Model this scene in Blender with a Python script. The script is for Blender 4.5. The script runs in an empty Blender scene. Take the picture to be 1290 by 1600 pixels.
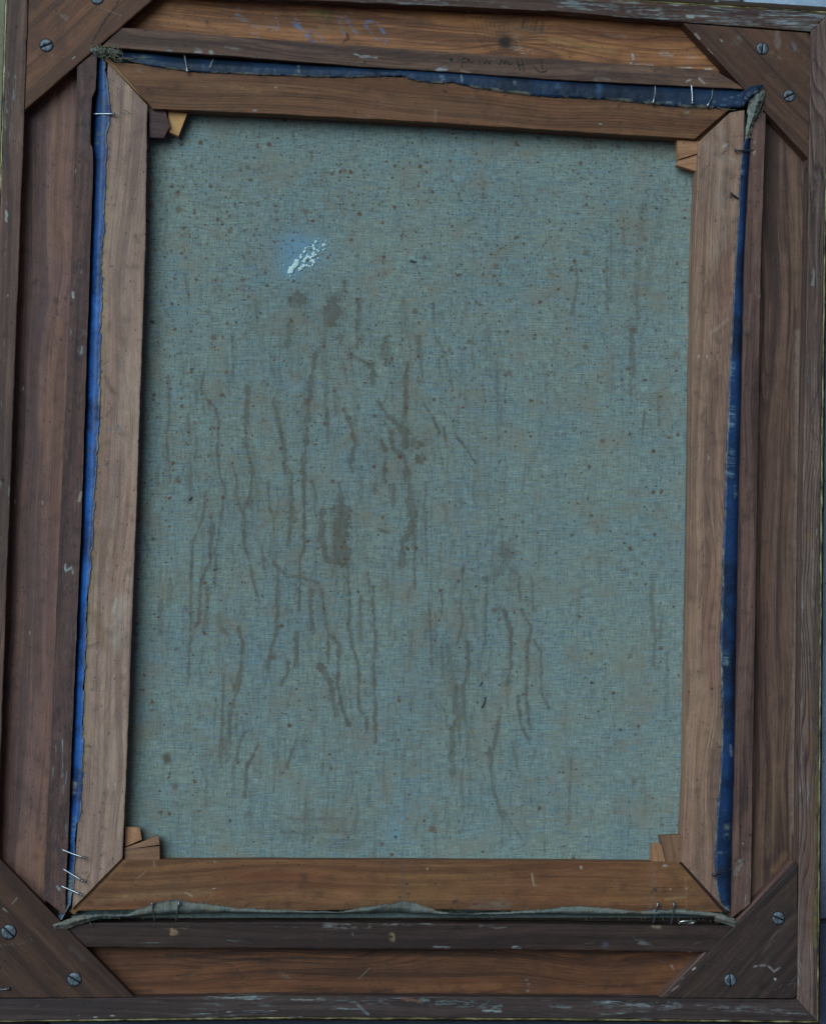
import bpy, math, random
import numpy as np
from mathutils import Matrix, Vector

random.seed(4)
RS = np.random.RandomState(7)
scene = bpy.context.scene
C = scene.collection

# ------------------------------------------------------------------ camera
FPX = 3200.0                      # focal length in photo pixels (photo is 1290 x 1600)
CX, CY = 645.0, 800.0
MM = 0.00044                      # metres per photo pixel under the camera
foot = np.array([(205 - CX) / FPX, (945 - CY) / FPX, 1.0])
foot /= np.linalg.norm(foot)
zc = -foot
xc = np.array([1.0, 0, 0]); xc -= zc * (xc @ zc); xc /= np.linalg.norm(xc)
yc = np.cross(zc, xc)
RW = np.stack([xc, yc, zc], 0)    # camera vector -> world vector
CAM = np.array([0, 0, FPX * MM + 0.036])
cam = bpy.data.objects.new('camera', bpy.data.cameras.new('camera'))
C.objects.link(cam)
cam.data.sensor_width = 36
cam.data.lens = FPX / 1600 * 36
cam.data.clip_start = 0.05
cam.data.clip_end = 100
cols = [RW @ np.array(v, float) for v in ((1, 0, 0), (0, -1, 0), (0, 0, -1))]
M = Matrix.Identity(4)
for j in range(3):
    for i in range(3):
        M[i][j] = cols[j][i]
    M[j][3] = CAM[j]
cam.matrix_world = M
scene.camera = cam

# ------------------------------------------------------------------ world, sun, exposure
SUN_EL, SUN_ROT = math.radians(51), math.radians(-52)     # light from the upper left
world = bpy.data.worlds.new('World'); scene.world = world
world.use_nodes = True
wt = world.node_tree
sky = wt.nodes.new('ShaderNodeTexSky')
sky.sky_type = 'NISHITA'; sky.sun_disc = False
sky.air_density = .6; sky.dust_density = 7.0; sky.ozone_density = .3      # a hazy, pale sky
sky.sun_elevation = SUN_EL; sky.sun_rotation = SUN_ROT
bg = wt.nodes['Background']
bg.inputs['Strength'].default_value = 0.05
wt.links.new(sky.outputs[0], bg.inputs[0])
sl = bpy.data.lights.new('sun', 'SUN'); sl.energy = 4.2; sl.angle = math.radians(44)
sl.color = (0.55, 0.83, 1.0)
so = bpy.data.objects.new('sun', sl); C.objects.link(so)
sd = Vector((math.sin(SUN_ROT) * math.cos(SUN_EL), math.cos(SUN_ROT) * math.cos(SUN_EL), math.sin(SUN_EL)))
so.rotation_euler = sd.to_track_quat('Z', 'Y').to_euler()
so.location = (-1, 1, 2)
scene.view_settings.view_transform = 'Standard'
scene.view_settings.look = 'None'
scene.view_settings.exposure = -0.76
scene.view_settings.gamma = 1

# ------------------------------------------------------------------ levels (metres above the paving)
Z_MOULD, Z_CANVAS, Z_PLANK, Z_STR, Z_STRIP, Z_BRACE, Z_RIM = .019, .0205, .026, .0355, .0365, .0380, .0390

# ------------------------------------------------------------------ helpers
def at(px, z):
    """points of the photo (n,2) met by the level z -> world (n,3)"""
    px = np.atleast_2d(np.asarray(px, float))
    z = np.broadcast_to(np.asarray(z, float), px.shape[:1])
    d = np.stack([(px[:, 0] - CX) / FPX, (px[:, 1] - CY) / FPX, np.ones(len(px))], 1) @ RW.T
    t = (z - CAM[2]) / d[:, 2]
    return CAM + d * t[:, None]

def resample(poly, n=None, u=None):
    poly = np.asarray(poly, float)
    L = np.r_[0, np.cumsum(np.linalg.norm(np.diff(poly, axis=0), axis=1))]
    L /= max(L[-1], 1e-9)
    if u is None:
        u = np.linspace(0, 1, n)
    return np.stack([np.interp(u, L, poly[:, k]) for k in range(poly.shape[1])], 1)

def hash2(i, j, seed):
    h = (i * 374761393 + j * 668265263 + seed * 974634211) & 0xFFFFFFFF
    h = ((h ^ (h >> 13)) * 1274126177) & 0xFFFFFFFF
    return ((h ^ (h >> 16)) & 0xFFFF) / 65535.0

def vnoise(x, y, seed=0):
    x = np.asarray(x, float); y = np.asarray(y, float)
    i = np.floor(x).astype(np.int64); j = np.floor(y).astype(np.int64)
    fx = x - i; fy = y - j
    fx = fx * fx * (3 - 2 * fx); fy = fy * fy * (3 - 2 * fy)
    a = hash2(i, j, seed); b = hash2(i + 1, j, seed); c = hash2(i, j + 1, seed); d = hash2(i + 1, j + 1, seed)
    return (a * (1 - fx) + b * fx) * (1 - fy) + (c * (1 - fx) + d * fx) * fy

def fbm(x, y, seed=0, o=3):
    s = 0; a = .5; t = 0
    for k in range(o):
        s = s + a * vnoise(x * 2 ** k, y * 2 ** k, seed + k * 17); t += a; a *= .5
    return s / t

def raw_mesh(name, V, loops, counts, smooth=None):
    me = bpy.data.meshes.new(name)
    V = np.asarray(V, np.float32)
    me.vertices.add(len(V)); me.vertices.foreach_set('co', V.ravel())
    loops = np.asarray(loops, np.int32); counts = np.asarray(counts, np.int32)
    me.loops.add(len(loops)); me.loops.foreach_set('vertex_index', loops)
    me.polygons.add(len(counts))
    st = np.r_[0, np.cumsum(counts)[:-1]].astype(np.int32)
    me.polygons.foreach_set('loop_start', st)
    me.polygons.foreach_set('loop_total', counts)
    if smooth is not None:
        me.polygons.foreach_set('use_smooth', np.asarray(smooth, bool))
    me.update(calc_edges=True)
    me.validate()
    return me

def add_attr(me, name, typ, data):
    a = me.attributes.new(name, typ, 'POINT')
    a.data.foreach_set('vector' if typ == 'FLOAT_VECTOR' else 'color' if typ == 'FLOAT_COLOR' else 'value',
                       np.asarray(data, np.float32).ravel())

WPOS = {}
def wpos(o):
    return WPOS.get(o.name, np.zeros(3)) if o else np.zeros(3)

def link(name, me, mat, parent=None, centre=None):
    """link a mesh built in world coordinates, origin at its own centre, under parent"""
    n = len(me.vertices)
    co = np.empty(n * 3, np.float32); me.vertices.foreach_get('co', co); co = co.reshape(-1, 3)
    c = np.array([(co[:, 0].min() + co[:, 0].max()) / 2, (co[:, 1].min() + co[:, 1].max()) / 2, co[:, 2].min()]) if centre is None else np.asarray(centre, float)
    me.vertices.foreach_set('co', (co - c).astype(np.float32).ravel()); me.update()
    if mat is not None:
        me.materials.append(mat)
    o = bpy.data.objects.new(name, me); C.objects.link(o)
    o.parent = parent
    o.location = c - wpos(parent)
    WPOS[o.name] = c
    return o

def empty(name, loc, label, cat):
    o = bpy.data.objects.new(name, None); C.objects.link(o)
    o.location = loc; WPOS[o.name] = np.asarray(loc, float)
    o.empty_display_size = .05
    o['label'] = label; o['category'] = cat
    return o

def tag(o, label, cat, group=None):
    o['label'] = label; o['category'] = cat
    if group: o['group'] = group
    return o

def grid_faces(nu, nv, off=0):
    i, j = np.meshgrid(np.arange(nu - 1), np.arange(nv - 1), indexing='ij')
    a = (i * nv + j).ravel() + off
    return np.stack([a, a + nv, a + nv + 1, a + 1], 1)

# ---- marks: soft strokes laid on the vertices of a surface (paint, chalk, dirt, grain lines, darker streaks)
def seg_dist(P, a, b):
    a = np.asarray(a, float); b = np.asarray(b, float)
    d = b - a; L = max(d @ d, 1e-9)
    t = np.clip(((P - a) @ d) / L, 0, 1)
    return np.linalg.norm(P - (a + t[:, None] * d), axis=1), t

def stroke_mask(P, pts, w, soft=.5, wob=0.0, seed=0, taper=False):
    pts = np.asarray(pts, float)
    if len(pts) == 1: pts = np.r_[pts, pts + .01]
    pad = w + 4
    lo = pts.min(0) - pad; hi = pts.max(0) + pad
    idx = np.nonzero((P[:, 0] > lo[0]) & (P[:, 0] < hi[0]) & (P[:, 1] > lo[1]) & (P[:, 1] < hi[1]))[0]
    if len(idx) == 0: return idx, np.zeros(0)
    Q = P[idx]
    if wob:
        Q = Q + wob * (np.stack([vnoise(Q[:, 0] / 6, Q[:, 1] / 6, seed), vnoise(Q[:, 0] / 6, Q[:, 1] / 6, seed + 9)], 1) - .5)
    dm = np.full(len(Q), 1e9)
    for a, b in zip(pts[:-1], pts[1:]):
        d, t = seg_dist(Q, a, b); dm = np.minimum(dm, d)
    r = w / 2
    m = np.clip((r * (1 + soft) - dm) / max(2 * r * soft, .3), 0, 1)
    return idx, m * m * (3 - 2 * m)

def over(col, idx, m, c, a):
    """alpha-over colour c onto the RGBA array"""
    al = (m * a)[:, None]
    A = col[idx, 3:4]
    out = al + A * (1 - al)
    col[idx, :3] = np.where(out > 1e-6, (np.asarray(c) * al + col[idx, :3] * A * (1 - al)) / np.maximum(out, 1e-6), 0)
    col[idx, 3:4] = out

def apply_marks(P, col, marks, dirn=(1., 0.)):
    dx, dy = dirn
    for k, mk in enumerate(marks):
        pts, w, c, a = mk[:4]
        if c[0] > .3: a = a * .72
        soft = mk[4] if len(mk) > 4 else .5
        chalk = mk[5] if len(mk) > 5 else 0
        idx, m = stroke_mask(P, pts, w, soft, wob=min(w * .5, 3), seed=k * 3 + 1)
        if not chalk and len(idx) and w > 1.5 and a < .94:
            q = P[idx]
            m = m * np.clip(.30 + 1.1 * fbm(q[:, 0] / 4, q[:, 1] / 4, k + 30, 3), 0, 1)
        if chalk and len(idx):
            q = P[idx]
            al_ = q[:, 0] * dx + q[:, 1] * dy; ac_ = -q[:, 0] * dy + q[:, 1] * dx
            m = m * np.clip((fbm(al_ / 9, ac_ / 1.7, k + 50, 3) - chalk) * 4, 0, 1) * (.45 + .7 * fbm(al_ / 30, ac_ / 6, k + 80, 2))
        over(col, idx, m, c, a)

# ---- a board: two traced edges of its upper face, its real thickness below
def board(name, parent, A, B, zt, zb, mat, step=2.4, grain=None, marks=(), knots=(), bevel=.0004, wav=.00012, rough=.35, seed=None):
    A = np.asarray(A, float); B = np.asarray(B, float)
    L = np.linalg.norm(np.diff(A, axis=0), axis=1).sum(); Lb = np.linalg.norm(np.diff(B, axis=0), axis=1).sum()
    W = np.linalg.norm(A.mean(0) - B.mean(0))
    nu = int(max(L, Lb) / step) + 2; nv = int(W / step) + 3
    e = .9
    u = np.r_[0, np.linspace(e / max(L, Lb), 1 - e / max(L, Lb), nu), 1]
    v = np.r_[0, np.linspace(e / max(W, 2.2), 1 - e / max(W, 2.2), nv), 1]
    nu += 2; nv += 2
    a = resample(A, u=u); b = resample(B, u=u)
    sd_ = seed if seed is not None else RS.randint(1000)
    # worn, slightly uneven arrises
    for arr, s in ((a, 1), (b, 2)):
        n = (fbm(u * max(L, Lb) / 24, u * 0, sd_ + s, 3) - .5) * 2 * rough
        arr[:, 0] += n; arr[:, 1] += n
    px = a[:, None, :] * (1 - v)[None, :, None] + b[:, None, :] * v[None, :, None]
    P = px.reshape(-1, 2)
    X = at(P, zt)
    z = (fbm(P[:, 0] / 60, P[:, 1] / 60, sd_, 2) - .5) * 2 * wav
    U, V_ = np.meshgrid(np.arange(nu), np.arange(nv), indexing='ij')
    edge = ((U == 0) | (U == nu - 1) | (V_ == 0) | (V_ == nv - 1)).ravel()
    chip = fbm(P[:, 0] / 7, P[:, 1] / 7, sd_ + 5, 2)
    z = z - edge * bevel * (.5 + 1.6 * np.clip(chip - .35, 0, 1))
    X[:, 2] += z
    # grain coordinates: s along, t across (metres)
    if grain is None:
        d = at(A[[-1]], zt)[0] - at(A[[0]], zt)[0]
    else:
        g = np.asarray(grain, float); d = at(g[[1]], zt)[0] - at(g[[0]], zt)[0]
    d = d[:2] / np.linalg.norm(d[:2]); q = np.array([-d[1], d[0]])
    s = X[:, :2] @ d; t = X[:, :2] @ q
    t = t + (fbm(s * 9, t * 18, sd_ + 31, 2) - .5) * .012
    for (kx, ky, kr, ks) in knots:
        k0 = at([[kx, ky]], zt)[0]
        ds = (X[:, :2] - k0[:2]) @ d; dt = (X[:, :2] - k0[:2]) @ q
        R = kr * MM
        rr = np.sqrt((ds / 1.6) ** 2 + dt ** 2)
        t = t + np.sign(dt) * R * ks * np.exp(-(rr / R) ** 2 / 2) * (1 - np.exp(-(np.abs(dt) / R)))
    gc = np.stack([s + sd_ * .713, t + sd_ * .0917, np.zeros(len(s))], 1)
    col = np.zeros((len(P), 4))
    for (kx, ky, kr, ks) in knots:
        apply_marks(P, col, [([(kx, ky)], kr * .9, (.02, .013, .01), .75, .7)])
    pd = A[-1] - A[0] if grain is None else np.asarray(grain[1], float) - np.asarray(grain[0], float)
    apply_marks(P, col, marks, pd / np.linalg.norm(pd))
    if step < 3:
        rr = np.random.RandomState(sd_ + 99); lo_, hi_ = P.min(0), P.max(0); auto = []
        for _ in range(int(max(L, Lb) * W / 1000)):
            k_ = rr.randint(0, len(P)); p0 = P[k_]; th = math.atan2(*(A[-1] - A[0])[::-1]) + rr.normal(0, .25) + (rr.uniform(0, 6.28) if rr.rand() < .15 else 0); ln = rr.uniform(2, 18)
            if rr.rand() < .22: auto.append(([p0, p0 + ln * np.array([math.cos(th), math.sin(th)])], rr.uniform(1.0, 1.5), (.26, .22, .185), rr.uniform(.08, .28)))
            elif rr.rand() < .45: auto.append(([p0], rr.uniform(2, 4), (.018, .014, .012), rr.uniform(.3, .85)))
            else: auto.append(([p0, p0 + rr.normal(0, 5, 2)], rr.uniform(4, 12), (.03, .022, .02), rr.uniform(.15, .35), .95))
        apply_marks(P, col, auto)
    # skirt
    ring = np.r_[np.arange(0, nu) * nv, (nu - 1) * nv + np.arange(1, nv), (np.arange(nu - 2, -1, -1)) * nv + nv - 1, np.arange(nv - 2, 0, -1)]
    n0 = len(X); m = len(ring)
    T = X[ring]; Bm = T.copy(); Bm[:, 2] = zb
    V = np.r_[X, T, Bm]
    gT = gc[ring]; gB = gT.copy(); gB[:, 1] += (zt - zb)
    gB[:, 2] = 1; gT = gT.copy(); gT[:, 2] = 1
    G = np.r_[gc, gT, gB]
    CC = np.r_[col, col[ring] * 0, col[ring] * 0]
    F = grid_faces(nu, nv)
    # orientation check (normal up)
    f0 = F[len(F) // 2]
    nrm = np.cross(V[f0[1]] - V[f0[0]], V[f0[3]] - V[f0[0]])
    flip = nrm[2] < 0
    k = np.arange(m); k2 = (k + 1) % m
    S = np.stack([n0 + k, n0 + m + k, n0 + m + k2, n0 + k2], 1)
    if flip:
        F = F[:, ::-1]
    else:
        S = S[:, ::-1]
        S = S[:, ::-1]
    if flip: S = S[:, ::-1]
    bot = (n0 + m + k)
    if not flip: bot = bot[::-1]
    loops = np.r_[F.ravel(), S.ravel(), bot]
    counts = np.r_[np.full(len(F), 4), np.full(len(S), 4), [m]]
    sm = np.r_[np.ones(len(F), bool), np.zeros(len(S) + 1, bool)]
    me = raw_mesh(name, V, loops, counts, sm)
    add_attr(me, 'gc', 'FLOAT_VECTOR', G)
    add_attr(me, 'mark', 'FLOAT_COLOR', CC)
    return link(name, me, mat, parent)

# ---- a cloth strip lofted through traced rows, each row at its own height
def cloth(name, parent, rows, mat, n=200, sub=4, wrinkle=.0004, jag=0., seed=0, thick=.0006, colour=None, wl=9):
    R = []
    for poly, z in rows:
        p = resample(poly, n)
        zz = np.interp(np.linspace(0, 1, n), np.linspace(0, 1, len(np.atleast_1d(z))), np.atleast_1d(z)) if np.ndim(z) else np.full(n, z)
        R.append(np.c_[p, zz])
    R = np.stack(R, 1)                      # n, rows, 3
    if jag:
        uu = np.arange(n) * (np.linalg.norm(np.diff(resample(rows[0][0], n), axis=0), axis=1).sum() / n)
        j = (fbm(uu / 9, uu * 0 + 3, seed + 1, 3) - .5) * 2 * jag + np.where(vnoise(uu / 14, uu * 0, seed + 2) > .78, jag * .7, 0)
        d = R[:, 1, :2] - R[:, 0, :2]; d /= np.linalg.norm(d, axis=1)[:, None] + 1e-9
        R[:, 0, :2] += d * j[:, None]
    k = R.shape[1]
    vv = np.linspace(0, k - 1, (k - 1) * sub + 1)
    out = np.stack([np.stack([np.interp(vv, np.arange(k), R[i, :, c]) for c in range(3)], 1) for i in range(n)], 0)
    for _ in range(2):
        out[:, 1:-1] = (out[:, :-2] + 2 * out[:, 1:-1] + out[:, 2:]) / 4
    P = out[..., :2].reshape(-1, 2)
    X = at(P, out[..., 2].ravel())
    X[:, 2] += (fbm(P[:, 0] / wl, P[:, 1] / wl, seed, 3) - .5) * 2 * wrinkle
    nv = len(vv)
    edge = np.zeros((n, nv)); edge[:] = (vv / (k - 1))[None, :]
    F = grid_faces(n, nv)
    f0 = F[len(F) // 2]
    if np.cross(X[f0[1]] - X[f0[0]], X[f0[3]] - X[f0[0]])[2] < 0: F = F[:, ::-1]
    # underside: a second layer joined round the rim
    X2 = X.copy(); X2[:, 2] -= thick
    n0 = len(X)
    ring = np.r_[np.arange(0, n) * nv, (n - 1) * nv + np.arange(1, nv), np.arange(n - 2, -1, -1) * nv + nv - 1, np.arange(nv - 2, 0, -1)]
    kk = np.roll(ring, -1)
    S = np.stack([ring, ring + n0, kk + n0, kk], 1)
    F2 = F[:, ::-1] + n0
    AF = np.r_[F, F2, S]
    me = raw_mesh(name, np.r_[X, X2], AF.ravel(), np.full(len(AF), 4), np.ones(len(AF), bool))
    g = np.c_[X[:, :2], edge.ravel()]
    add_attr(me, 'gc', 'FLOAT_VECTOR', np.r_[g, g])
    col = np.zeros((n0, 4))
    if colour: apply_marks(P, col, colour)
    add_attr(me, 'mark', 'FLOAT_COLOR', np.r_[col, col])
    return link(name, me, mat, parent)

def tube_verts(path, r, sides=7, r2=None):
    path = np.asarray(path, float); n = len(path)
    T = np.gradient(path, axis=0); T /= np.linalg.norm(T, axis=1)[:, None] + 1e-12
    up = np.array([.13, .21, .97])
    A = np.cross(T, up); A /= np.linalg.norm(A, axis=1)[:, None] + 1e-12
    B = np.cross(T, A)
    th = np.linspace(0, 2 * np.pi, sides, endpoint=False)
    rr = np.linspace(r, r if r2 is None else r2, n)
    V = path[:, None, :] + rr[:, None, None] * (np.cos(th)[None, :, None] * A[:, None, :] + np.sin(th)[None, :, None] * B[:, None, :])
    F = []
    for i in range(n - 1):
        for j in range(sides):
            j2 = (j + 1) % sides
            F.append((i * sides + j, i * sides + j2, (i + 1) * sides + j2, (i + 1) * sides + j))
    F.append(tuple(range(sides))[::-1]); F.append(tuple((n - 1) * sides + j for j in range(sides)))
    return V.reshape(-1, 3), F

def mesh_of(name, parts):
    V = []; loops = []; counts = []; off = 0
    for v, f in parts:
        V.append(v)
        for q in f:
            loops += [i + off for i in q]; counts.append(len(q))
        off += len(v)
    return raw_mesh(name, np.concatenate(V), loops, counts, np.ones(len(counts), bool))

# ------------------------------------------------------------------ materials
def mat_new(name):
    m = bpy.data.materials.new(name); m.use_nodes = True
    nt = m.node_tree; nt.nodes.clear()
    out = nt.nodes.new('ShaderNodeOutputMaterial'); b = nt.nodes.new('ShaderNodeBsdfPrincipled')
    nt.links.new(b.outputs[0], out.inputs[0])
    return m, nt, b

class G:
    """small wrapper: build node chains with python"""
    def __init__(s, nt): s.nt = nt
    def lk(s, v, sock):
        if isinstance(v, bpy.types.NodeSocket): s.nt.links.new(v, sock)
        else:
            if isinstance(v, (tuple, list)) and len(v) == 3 and sock.type == 'RGBA': v = (*v, 1)
            sock.default_value = v
    def math(s, op, a, b=0.0, c=None, clamp=False):
        n = s.nt.nodes.new('ShaderNodeMath'); n.operation = op; n.use_clamp = clamp
        s.lk(a, n.inputs[0]); s.lk(b, n.inputs[1])
        if c is not None: s.lk(c, n.inputs[2])
        return n.outputs[0]
    def mix(s, f, a, b, mode='MIX'):
        n = s.nt.nodes.new('ShaderNodeMix'); n.data_type = 'RGBA'; n.blend_type = mode; n.clamp_factor = True
        s.lk(f, n.inputs[0]); s.lk(a, n.inputs[6]); s.lk(b, n.inputs[7])
        return n.outputs[2]
    def attr(s, name):
        n = s.nt.nodes.new('ShaderNodeAttribute'); n.attribute_name = name
        return n
    def sep(s, v):
        n = s.nt.nodes.new('ShaderNodeSeparateXYZ'); s.lk(v, n.inputs[0]); return n.outputs
    def comb(s, x, y, z=0.0):
        n = s.nt.nodes.new('ShaderNodeCombineXYZ'); s.lk(x, n.inputs[0]); s.lk(y, n.inputs[1]); s.lk(z, n.inputs[2]); return n.outputs[0]
    def noise(s, v, scale=1.0, detail=3.0, rough=.55, dist=0.0):
        n = s.nt.nodes.new('ShaderNodeTexNoise'); s.lk(v, n.inputs['Vector'])
        n.inputs['Scale'].default_value = scale; n.inputs['Detail'].default_value = detail
        n.inputs['Roughness'].default_value = rough; n.inputs['Distortion'].default_value = dist
        return n.outputs[0]
    def vor(s, v, scale):
        n = s.nt.nodes.new('ShaderNodeTexVoronoi'); s.lk(v, n.inputs['Vector']); n.inputs['Scale'].default_value = scale
        return n.outputs[0], n.outputs[1]
    def step(s, x, lo, hi):
        n = s.nt.nodes.new('ShaderNodeMapRange'); n.interpolation_type = 'SMOOTHSTEP'
        s.lk(x, n.inputs[0]); n.inputs[1].default_value = lo; n.inputs[2].default_value = hi
        return n.outputs[0]
    def ramp(s, f, stops):
        n = s.nt.nodes.new('ShaderNodeValToRGB'); s.lk(f, n.inputs[0])
        cr = n.color_ramp
        while len(cr.elements) < len(stops): cr.elements.new(.5)
        for e, (p, c) in zip(cr.elements, stops): e.position = p; e.color = (*c, 1) if len(c) == 3 else c
        return n.outputs[0]
    def bump(s, h, strength, dist):
        n = s.nt.nodes.new('ShaderNodeBump'); s.lk(h, n.inputs['Height'])
        n.inputs['Strength'].default_value = strength; n.inputs['Distance'].default_value = dist
        return n.outputs[0]

def wood(name, light, dark, tint, freq=330, warp=2.2, ringc=.6, fibre=.5, blotch=.6, wear=0., wearcol=(.34, .40, .40), specks=.5, rough=.6, seed=0., wide=8, bands=.55):
    k = ADJ.get(name, (1, 1, 1)); light, dark, tint = (tuple(a * b_ * r_ for a, b_, r_ in zip(c_, k, (1.0, .93, .96))) for c_ in (light, dark, tint))
    m, nt, b = mat_new(name); g = G(nt)
    gc = g.attr('gc').outputs['Vector']; s_, t_, side = g.sep(gc)
    # slow swell of the growth rings along the board
    w1 = g.noise(g.comb(g.math('MULTIPLY', s_, 4.), g.math('MULTIPLY', t_, 28.), seed), 1., 2., .5)
    r = g.math('ADD', g.math('MULTIPLY', t_, freq), g.math('MULTIPLY', w1, warp * 6))
    fr = g.math('FRACT', r)
    ring = g.ramp(fr, [(0, (0, 0, 0)), (.12, (.08,) * 3), (.6, (.35,) * 3), (.86, (1, 1, 1)), (1, (0, 0, 0))])
    rv = g.noise(g.comb(g.math('MULTIPLY', s_, 3.), g.math('MULTIPLY', t_, 60.), seed + 3), 1., 2.)
    ringv = g.math('MULTIPLY', ring, g.math('MULTIPLY', g.step(rv, .3, .7), ringc))
    f1 = g.noise(g.comb(g.math('MULTIPLY', s_, 45.), g.math('MULTIPLY', t_, 1500.), seed), 1., 4., .65)
    f2 = g.noise(g.comb(g.math('MULTIPLY', s_, 14.), g.math('MULTIPLY', t_, 320.), seed + 7), 1., 3., .6)
    bd = g.noise(g.comb(g.math('MULTIPLY', s_, 3.5), g.math('MULTIPLY', t_, 150.), seed + 41), 1., 4., .6, .3)
    bd2 = g.noise(g.comb(g.math('MULTIPLY', s_, 6.), g.math('MULTIPLY', t_, 75.), seed + 47), 1., 3., .55, .4)
    bl = g.noise(g.comb(g.math('MULTIPLY', s_, wide), g.math('MULTIPLY', t_, wide * 4.), seed + 11), 1., 4., .6)
    bl2 = g.noise(g.comb(g.math('MULTIPLY', s_, 60.), g.math('MULTIPLY', t_, 110.), seed + 13), 1., 5., .65)
    c = g.mix(ringv, light, dark)
    c = g.mix(g.math('MULTIPLY', g.step(f2, .42, .72), fibre * .8), c, dark)
    c = g.mix(g.math('MULTIPLY', g.step(bl, .38, .68), blotch), c, tint)
    c = g.mix(g.math('MULTIPLY', g.step(bd, .47, .58), bands), c, tuple(v * .8 for v in dark))
    c = g.mix(g.math('MULTIPLY', g.step(bd, .45, .34), bands * .7), c, tuple(min(1, v * 1.25) for v in light))
    c = g.mix(g.math('MULTIPLY', g.step(bd2, .52, .64), bands * .6), c, (tint[0] * 1.02, tint[1] * .80, tint[2] * .74))
    fv = g.math('MULTIPLY_ADD', g.math('SUBTRACT', f1, .5), fibre * 1.9, 1.0)
    fv = g.math('MULTIPLY', fv, g.math('MULTIPLY_ADD', g.math('SUBTRACT', bl2, .5), .75, 1.0))
    c = g.mix(1.0, c, g.comb(fv, fv, fv), 'MULTIPLY')
    cr = g.noise(g.comb(g.math('MULTIPLY', s_, 9.), g.math('MULTIPLY', t_, 850.), seed + 31), 1., 3., .6)
    c = g.mix(g.math('MULTIPLY', g.step(cr, .60, .70), .55), c, tuple(v * .45 for v in dark))
    c = g.mix(g.math('MULTIPLY', g.step(cr, .38, .28), .30), c, tuple(min(1, v * 1.5) for v in light))
    gr = g.noise(g.comb(g.math('MULTIPLY', s_, 25.), g.math('MULTIPLY', t_, 55.), seed + 37), 1., 6., .7)
    c = g.mix(g.math('MULTIPLY', g.step(gr, .52, .70), .45), c, tuple(v * .55 for v in tint))
    pt = g.noise(g.comb(s_, t_, seed), 900., 3., .7)
    pv = g.math('MULTIPLY_ADD', g.math('SUBTRACT', pt, .5), 1.0, 1.0)
    c = g.mix(1.0, c, g.comb(pv, pv, pv), 'MULTIPLY')
    # small dark flecks and pale scuffs
    d, vc = g.vor(g.comb(g.math('MULTIPLY', s_, 210.), g.math('MULTIPLY', t_, 420.), seed), 1.)
    vr, vg, vb = g.sep(vc)
    fleck = g.math('MULTIPLY', g.step(d, .26, .1), g.math('GREATER_THAN', vr, 1 - .10 * specks))
    c = g.mix(g.math('MULTIPLY', fleck, .7), c, (.018, .014, .012))
    d2, vc2 = g.vor(g.comb(g.math('MULTIPLY', s_, 90.), g.math('MULTIPLY', t_, 260.), seed + 4), 1.)
    pr, pg, pb = g.sep(vc2)
    pale = g.math('MULTIPLY', g.step(d2, .2, .08), g.math('GREATER_THAN', pr, 1 - .035 * specks))
    c = g.mix(g.math('MULTIPLY', pale, .6), c, (.42, .44, .42))
    if wear:
        wn = g.noise(g.comb(g.math('MULTIPLY', s_, 34.), g.math('MULTIPLY', t_, 420.), seed + 21), 1., 6., .72)
        wm = g.noise(g.comb(g.math('MULTIPLY', s_, 7.), g.math('MULTIPLY', t_, 18.), seed + 25), 1., 3.)
        wv = g.math('MULTIPLY', g.step(g.math('ADD', wn, g.math('MULTIPLY', g.math('SUBTRACT', wm, .5), .75)), .70 - wear * .1, .80 - wear * .05), .8)
        c = g.mix(wv, c, wearcol)
    mk = g.attr('mark')
    c = g.mix(mk.outputs['Alpha'], c, mk.outputs['Color'])
    g.lk(c, b.inputs['Base Color'])
    b.inputs['Specular IOR Level'].default_value = .3
    g.lk(g.math('MULTIPLY_ADD', f1, .25, rough - .1), b.inputs['Roughness'])
    h = g.math('ADD', g.math('MULTIPLY', f1, .6), g.math('ADD', g.math('MULTIPLY', bl2, .8), g.math('MULTIPLY', ringv, -.5)))
    g.lk(g.bump(h, .5, .0005), b.inputs['Normal'])
    return m

def plain(name, col, rough=.6, metal=0., var=.25, scale=300., spec=.4, bump=.2):
    m, nt, b = mat_new(name); g = G(nt)
    tc = nt.nodes.new('ShaderNodeTexCoord').outputs['Object']
    n = g.noise(tc, scale, 4., .6)
    dk = tuple(x * (1 - var * 1.6) for x in col); lt = tuple(min(1, x * (1 + var)) for x in col)
    g.lk(g.ramp(n, [(.3, dk), (.7, lt)]), b.inputs['Base Color'])
    b.inputs['Roughness'].default_value = rough; b.inputs['Metallic'].default_value = metal
    b.inputs['Specular IOR Level'].default_value = spec
    g.lk(g.bump(n, bump, .0004), b.inputs['Normal'])
    return m

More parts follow.
